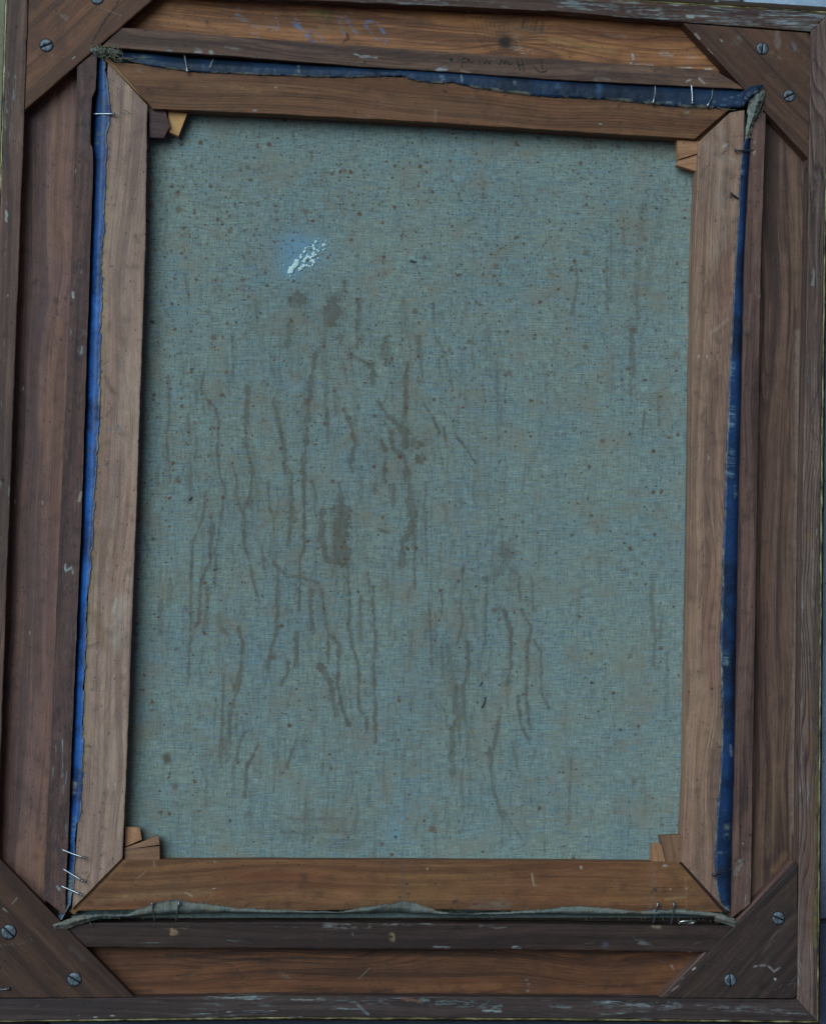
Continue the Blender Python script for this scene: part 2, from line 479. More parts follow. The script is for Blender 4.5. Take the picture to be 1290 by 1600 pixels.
def linen(name, canvas=True):
    m, nt, b = mat_new(name); g = G(nt)
    gc = g.attr('gc').outputs['Vector']; x, y, _ = g.sep(gc)
    mk = g.attr('mark'); stain, rust, blue = g.sep(mk.outputs['Color'])
    weft = g.noise(g.comb(g.math('MULTIPLY', x, 95.), g.math('MULTIPLY', y, 950.)), 1., 4., .7)
    warp_ = g.noise(g.comb(g.math('MULTIPLY', x, 950.), g.math('MULTIPLY', y, 120.), 5.), 1., 4., .7)
    grain = g.noise(g.comb(x, y), 1000., 3., .75)
    big = g.noise(g.comb(x, y), 14., 4., .6)
    bandx = g.noise(g.comb(g.math('MULTIPLY', x, 45.), g.math('MULTIPLY', y, 700.), 2.), 1., 4., .65)
    mott = g.noise(g.comb(x, y, 6.), 210., 4., .65)
    bandy = g.noise(g.comb(g.math('MULTIPLY', x, 420.), g.math('MULTIPLY', y, 16.), 8.), 1., 3., .6)
    base = (.254, .298, .222)
    c = g.mix(g.step(big, .35, .68), base, (.216, .275, .227))
    # bluish threads, mostly running across
    c = g.mix(g.math('MULTIPLY', g.step(bandx, .50, .66), .48), c, (.119, .205, .246))
    c = g.mix(g.math('MULTIPLY', g.step(bandy, .52, .68), .42), c, (.135, .186, .189))
    c = g.mix(g.math('MULTIPLY', g.step(mott, .50, .68), .42), c, (.225, .215, .170))
    c = g.mix(g.math('MULTIPLY', g.step(mott, .46, .32), .40), c, (.150, .225, .235))
    f = g.math('ADD', g.math('ADD', g.math('MULTIPLY', g.math('SUBTRACT', weft, .5), 1.6), g.math('MULTIPLY', g.math('SUBTRACT', warp_, .5), 1.3)),
               g.math('MULTIPLY', g.math('SUBTRACT', grain, .5), 1.4))
    f = g.math('ADD', f, 1.0)
    c = g.mix(1.0, c, g.comb(f, f, f), 'MULTIPLY')
    pat = g.noise(g.comb(x, y, 9.), 38., 5., .65)
    c = g.mix(g.math('MULTIPLY', g.step(pat, .47, .66), .55), c, (.255, .225, .150))
    c = g.mix(1.0, c, (.98, .98, 1.09), 'MULTIPLY')
    if canvas:
        c = g.mix(g.math('MULTIPLY', blue, g.math('MULTIPLY_ADD', mott, .8, .35)), c, (.17, .33, .44))
        # drips soaked into the weave, ragged at the thread scale
        st = g.math('MULTIPLY', stain, g.step(g.math('ADD', weft, g.math('MULTIPLY', warp_, .6)), .40, .95))
        st = g.math('MULTIPLY_ADD', st, .55, g.math('MULTIPLY', stain, .42), clamp=True)
        c = g.mix(g.math('MULTIPLY', st, .9), c, (.104, .078, .054))
        # foxing: rust specks of several sizes
        jit = g.comb(g.math('ADD', x, g.math('MULTIPLY', mott, .006)), g.math('ADD', y, g.math('MULTIPLY', warp_, .0022)))
        for sc, thr, size, al, colr in ((170., .60, .30, .8, (.140, .078, .046)), (420., .58, .38, .85, (.105, .064, .042)),
                                        (800., .48, .38, .8, (.060, .052, .046)), (90., .36, .26, .55, (.150, .085, .050)), (500., .06, .3, .8, (.03, .05, .10))):
            d, vc = g.vor(jit, sc); r_, g_, b_ = g.sep(vc)
            on = g.math('LESS_THAN', r_, g.math('MULTIPLY', rust, thr))
            sp = g.math('MULTIPLY', on, g.step(g.math('DIVIDE', d, g.math('MULTIPLY_ADD', g_, .9, .42)), size, size * .35))
            c = g.mix(g.math('MULTIPLY', sp, g.math('MULTIPLY_ADD', b_, al * .8, al * .35)), c, colr)
        hz = g.noise(g.comb(x, y, 3.), 120., 4., .7)
        c = g.mix(g.math('MULTIPLY', g.step(hz, .55, .72), g.math('MULTIPLY', rust, .35)), c, (.15, .105, .070))
        c = g.mix(mk.outputs['Alpha'], c, (.012, .014, .03))
    else:
        c = g.mix(1.0, c, (.80, .68, .66), 'MULTIPLY')
        c = g.mix(mk.outputs['Alpha'], c, mk.outputs['Color'])
    g.lk(c, b.inputs['Base Color'])
    b.inputs['Roughness'].default_value = .9; b.inputs['Specular IOR Level'].default_value = .1
    g.lk(g.bump(g.math('ADD', weft, g.math('ADD', warp_, grain)), .45, .0004), b.inputs['Normal'])
    return m

def painted_cloth(name, lo, hi, tan=(.22, .20, .14), edge=.12):
    """the painted turn-over of the canvas: blue ground, worn to linen at its cut edge"""
    m, nt, b = mat_new(name); g = G(nt)
    gc = g.attr('gc').outputs['Vector']; x, y, e = g.sep(gc)
    n = g.noise(g.comb(x, y), 34., 4., .6)
    fine = g.noise(g.comb(x, y, 2.), 800., 3., .7)
    mid = g.noise(g.comb(x, y, 4.), 160., 4., .65)
    c = g.mix(g.step(n, .36, .64), lo, hi)
    c = g.mix(g.math('MULTIPLY', g.step(fine, .52, .72), .5), c, tuple(min(1, v * 1.7 + .012) for v in hi))
    c = g.mix(g.math('MULTIPLY', g.step(fine, .46, .30), .5), c, tuple(v * .5 for v in lo))
    c = g.mix(g.math('MULTIPLY', g.step(mid, .64, .74), .55), c, tuple(v * .35 for v in lo))
    worn = g.noise(g.comb(x, y, 7.), 240., 4., .7)
    c = g.mix(g.math('MULTIPLY', g.step(worn, .66, .74), .45), c, (.24, .30, .34))
    ed = g.math('MULTIPLY', g.step(g.math('ADD', e, g.math('MULTIPLY', g.math('SUBTRACT', mid, .5), .16)), edge * .8, edge * .25), g.step(g.noise(g.comb(x, y, 11.), 60., 4., .6), .44, .58))
    c = g.mix(g.math('MULTIPLY', ed, .8), c, tan)
    mk = g.attr('mark')
    c = g.mix(mk.outputs['Alpha'], c, mk.outputs['Color'])
    g.lk(c, b.inputs['Base Color'])
    b.inputs['Roughness'].default_value = .5; b.inputs['Specular IOR Level'].default_value = .5
    g.lk(g.bump(g.math('ADD', fine, mid), .4, .0004), b.inputs['Normal'])
    return m

def paving_mat(name, col):
    m, nt, b = mat_new(name); g = G(nt)
    tc = nt.nodes.new('ShaderNodeTexCoord').outputs['Object']
    n = g.noise(tc, 500., 5., .7); n2 = g.noise(tc, 18., 4., .6)
    c = g.mix(g.step(n2, .3, .7), tuple(v * .8 for v in col), tuple(v * 1.15 for v in col))
    f = g.math('MULTIPLY_ADD', g.math('SUBTRACT', n, .5), .9, 1.0)
    c = g.mix(1., c, g.comb(f, f, f), 'MULTIPLY')
    d, vc = g.vor(tc, 330.); r_, g_, b_ = g.sep(vc)
    c = g.mix(g.math('MULTIPLY', g.step(d, .3, .12), g.math('GREATER_THAN', r_, .9)), c, tuple(v * .3 for v in col))
    g.lk(c, b.inputs['Base Color']); b.inputs['Roughness'].default_value = .85
    g.lk(g.bump(n, .5, .001), b.inputs['Normal'])
    return m

def gilt_mat(name):
    m, nt, b = mat_new(name); g = G(nt)
    gc = g.attr('gc').outputs['Vector']; s_, t_, _ = g.sep(gc)
    n = g.noise(g.comb(g.math('MULTIPLY', s_, 60.), g.math('MULTIPLY', t_, 300.)), 1., 5., .7)
    c = g.ramp(n, [(.40, (.035, .026, .016)), (.50, (.17, .13, .04)), (.60, (.36, .32, .14)), (.74, (.55, .56, .44))])
    g.lk(c, b.inputs['Base Color']); b.inputs['Roughness'].default_value = .45; b.inputs['Metallic'].default_value = .15
    g.lk(g.bump(n, .4, .0004), b.inputs['Normal'])
    return m

# tuned board tones; brighter light at left, dimmer at bottom, is multiplied in
ADJ = {'stretcher_pine_left': (1.06, 1.28, 1.52), 'stretcher_pine_top': (.70, .67, .70), 'stretcher_pine_right': (.95, 1.12, 1.30), 'stretcher_pine_bottom': (.62, .58, .58),
       'plank_wood_left': (1.5, 1.75, 1.9), 'plank_wood_top': (1.38, 1.14, 1.06), 'plank_wood_bottom': (.80, .78, .74), 'strip_wood_bottom': (.68, .62, .58),
       'brace_wood_warm': (1.0, 1.05, 1.05), 'brace_wood_grey': (.66, .68, .68), 'brace_wood_dark': (.88, .94, .84), 'brace_wood_brown': (.72, .72, .70), 'rim_wood_left': (1.2, 1.3, 1.22)}
for k_ in ('rim_wood_left', 'rim_wood_top', 'rim_wood_right', 'rim_wood_bottom', 'plank_wood_left', 'plank_wood_right', 'strip_wood_left', 'strip_wood_top', 'strip_wood_right', 'strip_wood_bottom', 'brace_wood_dark', 'brace_wood_grey'):
    ADJ[k_] = tuple(a * b for a, b in zip(ADJ.get(k_, (1, 1, 1)), (1.0, .93, .86)))
M = {}
M['rim_left'] = wood('rim_wood_left', (.155, .088, .064), (.045, .028, .026), (.092, .056, .056), freq=260, ringc=.4, wear=.75, seed=1.)
M['rim_top'] = wood('rim_wood_top', (.130, .078, .056), (.040, .025, .022), (.075, .048, .044), freq=300, ringc=.5, wear=1.35, seed=2.)
M['rim_right'] = wood('rim_wood_right', (.225, .160, .125), (.045, .030, .030), (.120, .085, .080), freq=480, ringc=1.3, blotch=.35, wear=.85, seed=3., warp=3.)
M['rim_bottom'] = wood('rim_wood_bottom', (.085, .060, .052), (.030, .022, .022), (.058, .044, .044), freq=340, ringc=.6, wear=1.0, seed=4.)
M['plank_left'] = wood('plank_wood_left', (.165, .080, .052), (.075, .040, .036), (.108, .062, .060), freq=300, ringc=.45, seed=5., specks=.7)
M['plank_top'] = wood('plank_wood_top', (.330, .170, .062), (.080, .042, .024), (.175, .100, .052), freq=210, ringc=1.0, warp=2.6, seed=6., specks=.8)
M['plank_right'] = wood('plank_wood_right', (.200, .120, .082), (.060, .036, .030), (.105, .068, .056), freq=150, ringc=.8, warp=3., seed=7., bands=.85)
M['plank_bottom'] = wood('plank_wood_bottom', (.230, .090, .036), (.050, .026, .018), (.135, .058, .028), freq=250, ringc=1.0, warp=2.8, seed=8., specks=.8)
M['strip_left'] = wood('strip_wood_left', (.150, .086, .066), (.058, .036, .036), (.100, .062, .062), freq=210, ringc=.7, warp=3., seed=9., wear=.25)
M['strip_top'] = wood('strip_wood_top', (.185, .112, .074), (.050, .030, .026), (.110, .068, .054), freq=170, ringc=.8, warp=3., seed=10., wear=.35)
M['strip_right'] = wood('strip_wood_right', (.185, .110, .082), (.070, .042, .038), (.120, .074, .066), freq=140, ringc=.8, warp=4., seed=11., wear=.2, bands=.9)
M['strip_bottom'] = wood('strip_wood_bottom', (.090, .060, .050), (.036, .025, .025), (.064, .045, .043), freq=420, ringc=.6, seed=12., wear=.3)
M['brace_tl'] = wood('brace_wood_warm', (.205, .088, .040), (.095, .046, .030), (.135, .064, .038), freq=420, ringc=.3, seed=13., blotch=.7)
M['brace_tr'] = wood('brace_wood_brown', (.180, .090, .050), (.070, .038, .030), (.125, .068, .046), freq=470, ringc=.55, seed=14.)
M['brace_bl'] = wood('brace_wood_dark', (.098, .048, .032), (.044, .024, .022), (.070, .040, .034), freq=380, ringc=.4, seed=15.)
M['brace_br'] = wood('brace_wood_grey', (.105, .064, .048), (.036, .024, .024), (.066, .045, .042), freq=330, ringc=.8, seed=16.)
M['str_left'] = wood('stretcher_pine_left', (.400, .225, .128), (.205, .110, .076), (.300, .160, .100), freq=90, ringc=.55, warp=5., fibre=.35, seed=17., specks=1.2, wide=9, blotch=.95)
M['str_top'] = wood('stretcher_pine_top', (.330, .160, .062), (.150, .072, .034), (.250, .118, .052), freq=420, ringc=1.5, warp=1.2, fibre=.45, seed=18., specks=1., blotch=.95)
M['str_right'] = wood('stretcher_pine_right', (.395, .205, .108), (.190, .096, .060), (.300, .150, .086), freq=240, ringc=1.3, warp=3., fibre=.5, seed=19., specks=1., blotch=.95)
M['str_bottom'] = wood('stretcher_pine_bottom', (.390, .200, .076), (.200, .094, .042), (.300, .125, .052), freq=110, ringc=.6, warp=4., fibre=.35, seed=20., specks=1., blotch=.95)
M['tenon'] = wood('tenon_pine', (.42, .25, .10), (.25, .14, .06), (.36, .21, .09), freq=300, ringc=.5, seed=21.)
M['key_dark'] = wood('key_wood_dark', (.105, .055, .048), (.065, .036, .034), (.085, .046, .042), freq=300, ringc=.3, seed=22.)
M['key_pale'] = wood('key_wood_pale', (.60, .33, .12), (.42, .22, .085), (.52, .28, .11), freq=420, ringc=.6, warp=1.5, seed=23., blotch=.3, specks=.3)
M['key_tan'] = wood('key_wood_tan', (.46, .245, .115), (.27, .135, .07), (.38, .20, .10), freq=380, ringc=.6, seed=24., blotch=.4, specks=.5)
M['key_brown'] = wood('key_wood_brown', (.300, .165, .085), (.150, .080, .050), (.210, .115, .066), freq=330, ringc=.6, seed=25., blotch=.5)
M['mould'] = wood('moulding_wood', (.060, .038, .024), (.028, .018, .012), (.044, .030, .018), freq=200, ringc=.4, seed=26.)
M['gilt'] = gilt_mat('worn_gilding')
M['linen'] = linen('linen_back')
M['linen_edge'] = linen('linen_edge', False)
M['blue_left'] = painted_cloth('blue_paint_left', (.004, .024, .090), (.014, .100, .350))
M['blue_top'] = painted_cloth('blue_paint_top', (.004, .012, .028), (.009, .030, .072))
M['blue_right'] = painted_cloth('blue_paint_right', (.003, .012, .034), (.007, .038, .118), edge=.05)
M['steel'] = plain('nail_steel', (.40, .42, .44), .34, .9, .25, 300., bump=.04)
M['rusty'] = plain('nail_dull_steel', (.12, .12, .13), .45, .8, .4, 900.)
M['screw'] = plain('screw_zinc', (.15, .175, .195), .55, .4, .55, 420.)
M['slot'] = plain('screw_slot_black', (.012, .012, .013), .9)
M['brass'] = plain('curled_metal', (.62, .60, .52), .25, .9, .3, 500.)
M['white'] = plain('dried_white_paint', (.62, .78, .74), .6, 0, .18, 900.)
M['thread'] = plain('linen_thread', (.20, .18, .12), .9, 0, .3, 600.)
M['ink'] = plain('pencil_graphite', (.042, .032, .028), .6, var=.5, scale=700.)

WHITE = (.42, .47, .47); BLK = (.012, .010, .010); TAN = (.36, .25, .15)

# ------------------------------------------------------------------ the paving
def slab(x0, x1, y0, y1, mat, seed):
    n = 14
    u = np.linspace(0, 1, n); xx, yy = np.meshgrid(x0 + (x1 - x0) * u, y0 + (y1 - y0) * u, indexing='ij')
    z = -.0035 + (fbm(xx * 25, yy * 25, seed) - .5) * .002
    e = np.zeros((n, n)); e[0] = e[-1] = 1; e[:, 0] = e[:, -1] = 1
    z = z - e * .002
    X = np.stack([xx.ravel(), yy.ravel(), z.ravel()], 1)
    F = grid_faces(n, n)
    ring = np.r_[np.arange(0, n) * n, (n - 1) * n + np.arange(1, n), np.arange(n - 2, -1, -1) * n + n - 1, np.arange(n - 2, 0, -1)]
    B = X[ring].copy(); B[:, 2] = -.04
    k = np.arange(len(ring)); k2 = np.roll(ring, -1)
    S = np.stack([ring, len(X) + k, len(X) + np.roll(k, -1), k2], 1)
    AF = np.r_[F, S[:, ::-1][:, ::-1]]
    me = raw_mesh('paving_slab', np.r_[X, B], AF.ravel(), np.full(len(AF), 4), np.r_[np.ones(len(F), bool), np.zeros(len(S), bool)])
    return me

gm = raw_mesh('ground', [(-3, -3, -.012), (3, -3, -.012), (3, 3, -.012), (-3, 3, -.012)], [0, 1, 2, 3], [4])
ground = link('ground', gm, paving_mat('joint_sand', (.09, .09, .085)))
ground['kind'] = 'structure'
joint_x = at([[1163, 0]], 0)[0][0]
left_x = at([[70, 0]], 0)[0][0]
joint_y = at([[1288, 1441]], 0)[0][1]
PV = {'b': paving_mat('paving_blue_grey', (.34, .42, .52)), 'd': paving_mat('paving_dark', (.065, .088, .125)),
      'p': paving_mat('paving_pale', (.34, .41, .46)), 'g': paving_mat('paving_mossy', (.26, .245, .15))}
GAP = .004
ROW = {'top': (joint_y, joint_y + .78), 'low': (joint_y - .5, joint_y)}
for (x0, x1, y0, y1, k) in ((joint_x, joint_x + .5, joint_y, joint_y + .78, 'b'), (joint_x - .26, joint_x, joint_y, joint_y + .78, 'p'),
                            (left_x, joint_x - .26, joint_y, joint_y + .78, 'b'), (joint_x - .96, left_x, joint_y, joint_y + .78, 'g'),
                            (joint_x, joint_x + .5, joint_y - .5, joint_y, 'd'), (joint_x - .5, joint_x, joint_y - .5, joint_y, 'd'), (joint_x - .96, joint_x - .5, joint_y - .5, joint_y, 'd')):
    me = slab(x0 + GAP / 2, x1 - GAP / 2, y0 + GAP / 2, y1 - GAP / 2, PV[k], int(x0 * 100) + 500)
    link('paving_slab', me, PV[k], ground)

# ------------------------------------------------------------------ the frame
c0 = at([[640, 790]], 0)[0]
frame = empty('picture_frame', (c0[0], c0[1], 0), 'old dark brown wooden picture frame lying face down around the canvas, with screwed corner braces', 'picture frame')

RO = {'left': [(11, -50), (10, 0), (4, 200), (-3, 400), (-18, 800), (-33, 1200), (-48, 1597)],
      'top': [(11, -50), (430, -32), (860, -8), (1000, 1), (1130, 9), (1296, 19)],
      'right': [(1296, 19), (1288, 400), (1283, 800), (1280, 1200), (1277, 1597)],
      'bottom': [(-48, 1597), (100, 1595), (430, 1591), (860, 1593), (1277, 1597)]}
RI = {'left': [(44, -24), (44, 0), (38, 187), (30, 400), (15, 800), (1, 1180), (-14, 1561)],
      'top': [(44, -24), (430, -2), (860, 17), (1066, 34), (1266, 49)],
      'right': [(1266, 49), (1261, 400), (1253, 800), (1249, 1200), (1245, 1562)],
      'bottom': [(-14, 1561), (210, 1559), (430, 1556), (860, 1558), (1245, 1562)]}
PI_ = {'left': [(125, 36), (114, 400), (97, 800), (80, 1200), (64, 1482)],
       'top': [(125, 36), (430, 60), (860, 90), (1199, 114)],
       'right': [(1199, 114), (1186, 400), (1180, 800), (1173, 1200), (1169, 1492)],
       'bottom': [(64, 1482), (430, 1480), (860, 1482), (1169, 1492)]}
def inset(A, B, d):
    """move polyline A towards B by d photo pixels"""
    A = np.asarray(A, float); Bq = resample(B, u=np.r_[0, np.cumsum(np.linalg.norm(np.diff(A, axis=0), axis=1))] / np.linalg.norm(np.diff(A, axis=0), axis=1).sum())
    v = Bq - A; v /= np.linalg.norm(v, axis=1)[:, None]
    return A + v * d

OCH = (.16, .075, .03); OLV = (.15, .14, .05)
rim_marks = {
 'left': [([(11, 330), (10, 345)], 4, (.5, .52, .46), .9), ([(12, 462)], 3, WHITE, .9), ([(5, 750)], 7, BLK, .9), ([(27, 42)], 5, BLK, .8),
          ([(36, 60), (37, 110)], 3, (.05, .04, .05), .5), ([(24, 120), (20, 185)], 4, WHITE, .45, .6, .45), ([(13, 110), (8, 200)], 6, WHITE, .4, .8, .45),
          ([(33, 150), (36, 178)], 5, (.07, .045, .035), .6), ([(2, 620), (-3, 720)], 6, WHITE, .4, .6, .5)],
 'top': [([(870, 5), (960, 12)], 12, WHITE, .5, .8, .5), ([(985, 14), (1030, 20)], 13, WHITE, .6, .8, .46), ([(1074, 25), (1082, 26)], 6, (.55, .6, .58), .8, .6, .3),
         ([(1130, 28), (1180, 34)], 12, (.36, .42, .42), .6, .8, .45), ([(1190, 26), (1235, 33)], 12, WHITE, .5, .8, .5), ([(560, -8), (700, 2)], 8, WHITE, .4, .8, .5)],
 'right': [([(1284, 560), (1268, 660)], 3, (.04, .03, .03), .5), ([(1270, 1215), (1268, 1330), (1269, 1390), (1267, 1470)], 11, OCH, .8, .5, .35),
           ([(1277, 1130), (1276, 1300), (1274, 1478)], 7, OLV, .75, .6, .35), ([(1265, 838)], 13, (.20, .11, .05), .6, .8), ([(1264, 1080), (1266, 1120)], 7, OCH, .7, .7),
           ([(1268, 1145), (1266, 1190)], 7, OCH, .7, .7), ([(1252, 200), (1254, 330)], 6, WHITE, .5, .7, .48), ([(1276, 270), (1272, 330)], 8, WHITE, .5, .7, .48),
           ([(1249, 1490), (1248, 1540)], 4, WHITE, .5, .6, .4), ([(1271, 420), (1269, 445)], 4, WHITE, .6, .6, .4), ([(1270, 610), (1262, 660), (1272, 690)], 2.5, (.035, .028, .028), .5),
           ([(1280, 600), (1266, 640), (1268, 672), (1280, 690)], 2.5, (.035, .028, .028), .5)],
 'bottom': [([(500, 1562), (610, 1566)], 9, WHITE, .35, .8, .48), ([(660, 1564), (780, 1571)], 9, (.33, .42, .42), .7, .8, .44), ([(755, 1579), (782, 1580)], 3, WHITE, .9),
            ([(630, 1560), (655, 1564)], 5, (.25, .12, .07), .8), ([(950, 1568), (1060, 1572)], 10, (.36, .40, .40), .6, .8, .46), ([(860, 1572), (890, 1574)], 5, WHITE, .7, .7, .4),
            ([(1090, 1572), (1230, 1580)], 9, WHITE, .45, .8, .5), ([(455, 1562), (508, 1562)], 2, WHITE, .8, .6, .3), ([(450, 1590), (470, 1590)], 3, WHITE, .8), ([(560, 1572), (575, 1585)], 4, WHITE, .4)]}
for k in ('left', 'top', 'right', 'bottom'):
    board('rim_rail', frame, inset(RO[k], RI[k], 2.2), RI[k], Z_RIM, .004, M['rim_' + k], marks=rim_marks[k], step=1.7, rough=.7)
    o_ = np.asarray(RO[k], float)
    board('gilt_edge', frame, inset(RO[k], RI[k], -1.0), inset(RO[k], RI[k], 2.0), Z_RIM - .0006, .006, M['gilt'], step=3, rough=.5, bevel=.0003)
    fl = {'left': 1.5, 'top': 9.5, 'right': 2.5, 'bottom': 2.5}[k]
    board('front_moulding', frame, inset(RO[k], RI[k], -fl - 1), inset(RO[k], RI[k], -1.3), Z_RIM - (.004 if k == 'top' else .016), 0.0, M['mould'], step=5, rough=.4)
    # the rebate floor that the painting lies on
    board('rebate_board', frame, inset(RI[k], PI_[k], -8), inset(PI_[k], RI[k], -105), Z_MOULD, .004, M['mould'], step=12, rough=.2)

chalk_b = (.10, .22, .40); chalk_l = (.20, .30, .36)
Z1 = lambda X, Y: (340 + X / 4.607, Y / 4.607)
plank_marks = {
 'left': [([(47, 120), (44, 350)], 10, (.10, .06, .03), .35, .9), ([(88, 130), (92, 400)], 10, (.28, .13, .05), .35, 1.0), ([(95, 500), (85, 900), (70, 1350)], 14, (.26, .12, .06), .28, 1.0),
          ([(60, 700), (30, 1300)], 22, (.10, .06, .055), .3, 1.), ([(75, 460), (60, 560)], 14, (.07, .045, .05), .35, 1), ([(95, 530)], 5, (.05, .03, .03), .7),
          ([(55, 440)], 8, (.05, .035, .04), .5, 1), ([(33, 470)], 9, BLK, .5, 1), ([(60, 1330), (65, 1380)], 12, (.28, .13, .05), .5, 1)],
 'top': [([Z1(400, 70), Z1(425, 140), Z1(445, 190), Z1(430, 215)], 3, chalk_b, .65, .7, .4), ([Z1(545, 165), Z1(610, 220), Z1(650, 265), Z1(700, 305)], 6, chalk_b, .85, .6, .36),
         ([Z1(560, 120), Z1(590, 170)], 4, chalk_l, .6, .8, .42), ([Z1(600, 215), Z1(690, 225), Z1(740, 260), Z1(760, 310)], 3.5, chalk_b, .5, .7, .42),
         ([Z1(720, 90), Z1(765, 175)], 4, chalk_l, .5, .8, .42), ([Z1(870, 90), Z1(880, 170), Z1(905, 240)], 6, chalk_b, .75, .7, .38), ([Z1(920, 120), Z1(950, 180), Z1(1000, 245)], 4.5, chalk_b, .7, .7, .4),
         ([Z1(1070, 190), Z1(1075, 160), Z1(1100, 150)], 6, chalk_b, .85, .6, .34), ([Z1(1075, 195), Z1(1110, 240), Z1(1150, 285), Z1(1200, 300)], 4, chalk_b, .6, .7, .4),
         ([Z1(1150, 165), Z1(1190, 220), Z1(1215, 280), Z1(1205, 320)], 4.5, chalk_b, .7, .7, .38), ([Z1(140, 100), Z1(190, 150), Z1(300, 195), Z1(430, 210)], 6, chalk_l, .45, .8, .42),
         ([Z1(230, 225), Z1(290, 255), Z1(290, 275)], 4, chalk_l, .5, .8, .4), ([Z1(150, 20), Z1(140, 130)], 5, chalk_l, .35, .9, .42), ([Z1(30, 40), Z1(60, 70)], 6, chalk_l, .35, .9, .42),
         ([Z1(680, 80), Z1(800, 110)], 14, (.26, .23, .06), .45, 1), ([Z1(830, 60), Z1(800, 160)], 8, (.07, .035, .03), .5, 1), ([Z1(935, 240), Z1(940, 275), Z1(905, 300)], 4, (.04, .025, .02), .85),
         ([Z1(450, 60), Z1(520, 110)], 10, (.09, .05, .045), .4, 1), ([(620, 20), (670, 34)], 12, (.12, .08, .06), .4, 1),
         ([(800, 76), (828, 84)], 9, (.46, .5, .52), .8, .8, .42), ([(806, 55), (812, 75)], 5, WHITE, .6, .8, .44), ([(815, 40), (845, 48)], 14, (.15, .10, .07), .55, 1),
         ([(1035, 82), (1045, 86)], 9, (.40, .42, .42), .7, .8, .42), ([(1070, 88), (1084, 92)], 8, WHITE, .6, .8, .44), ([(987, 85), (989, 92), (985, 98)], 4, (.6, .62, .6), .9, .6, .3),
         ([(990, 100), (1018, 102)], 2.5, (.5, .53, .52), .8, .6, .36), ([(1057, 105), (1080, 106)], 2.5, (.55, .57, .56), .9, .6, .34), ([(1101, 108), (1110, 108)], 3, (.6, .6, .58), .9),
         ([(860, 62), (960, 80)], 8, (.40, .25, .08), .45, 1), ([(945, 50), (975, 58)], 6, WHITE, .3, .8, .45), ([(500, 44), (560, 48)], 8, (.36, .21, .08), .4, 1),
         *[([(737 + 6.5 * q_, 24 + q_), (738 + 6.8 * q_, 36), (742 + 6.5 * q_, 50), (749 + 5.2 * q_, 64), (758 + 3.6 * q_, 77), (768 + 2 * q_, 88)], 1.9, (.045, .024, .015), .62, .8, .30) for q_ in range(9)],
         *[([(818 + 7 * q_, 28 + q_), (815 + 7 * q_, 46 + q_ * .5)], 2.4, (.05, .032, .02), .5, .8) for q_ in range(5)],
         ([(770, 30), (800, 45)], 26, (.11, .075, .05), .45, 1), ([(789, 66)], 18, (.014, .012, .013), .95, .55), ([(783, 58), (796, 72)], 22, (.05, .03, .022), .6, .9), ([(820, 30), (816, 44)], 3, (.045, .03, .02), .6), ([(838, 32), (834, 46)], 3, (.045, .03, .02), .5), ([(848, 34), (846, 50)], 4, (.05, .035, .02), .5)],
 'right': [([(1246, 520), (1243, 900), (1238, 1300)], 7, (.30, .22, .17), .5, .9), ([(1243, 240), (1244, 480)], 5, (.20, .13, .07), .5, .9), ([(1215, 1200), (1200, 1330)], 16, (.26, .15, .07), .3, 1),
           ([(1210, 430), (1206, 900)], 6, (.06, .04, .036), .4, 1), ([(1222, 700), (1215, 1000), (1205, 1150)], 10, (.07, .04, .035), .35, 1), ([(1208, 1360), (1225, 1335)], 9, (.30, .14, .06), .5, 1.)],
 'bottom': [([(438, 1520), (455, 1532)], 8, (.20, .17, .15), .5, .8, .45), ([(825, 1530), (824, 1548)], 4, WHITE, .7, .7, .4), ([(1048, 1508), (1052, 1515)], 2, WHITE, .9), ([(560, 1530), (578, 1512)], 2, (.24, .2, .17), .5),
            ([(620, 1548), (780, 1540)], 8, (.30, .12, .045), .4, 1), ([(240, 1548), (420, 1550)], 7, (.28, .11, .04), .4, 1), ([(820, 1535), (850, 1540)], 14, (.05, .03, .025), .45, 1),
            ([(1000, 1530), (1080, 1500)], 16, (.32, .12, .045), .4, 1), ([(260, 1492), (360, 1500), (480, 1497)], 4, (.035, .02, .014), .6, .8), ([(300, 1486), (420, 1492)], 3, (.035, .02, .014), .5, .8),
            ([(180, 1515), (186, 1525)], 3, (.04, .03, .03), .6), ([(660, 1490), (800, 1498)], 5, (.04, .022, .015), .5, .9)]}
knots = {'top': [(789, 66, 15, 1.6)], 'left': [(88, 470, 10, 1.)], 'right': [], 'bottom': []}
for k in ('left', 'top', 'right', 'bottom'):
    board('back_rail', frame, inset(RI[k], PI_[k], -5), inset(PI_[k], RI[k], -6), Z_PLANK, Z_MOULD + .0002, M['plank_' + k], marks=plank_marks[k], knots=knots[k], step=1.5 if k == 'top' else 2.2)

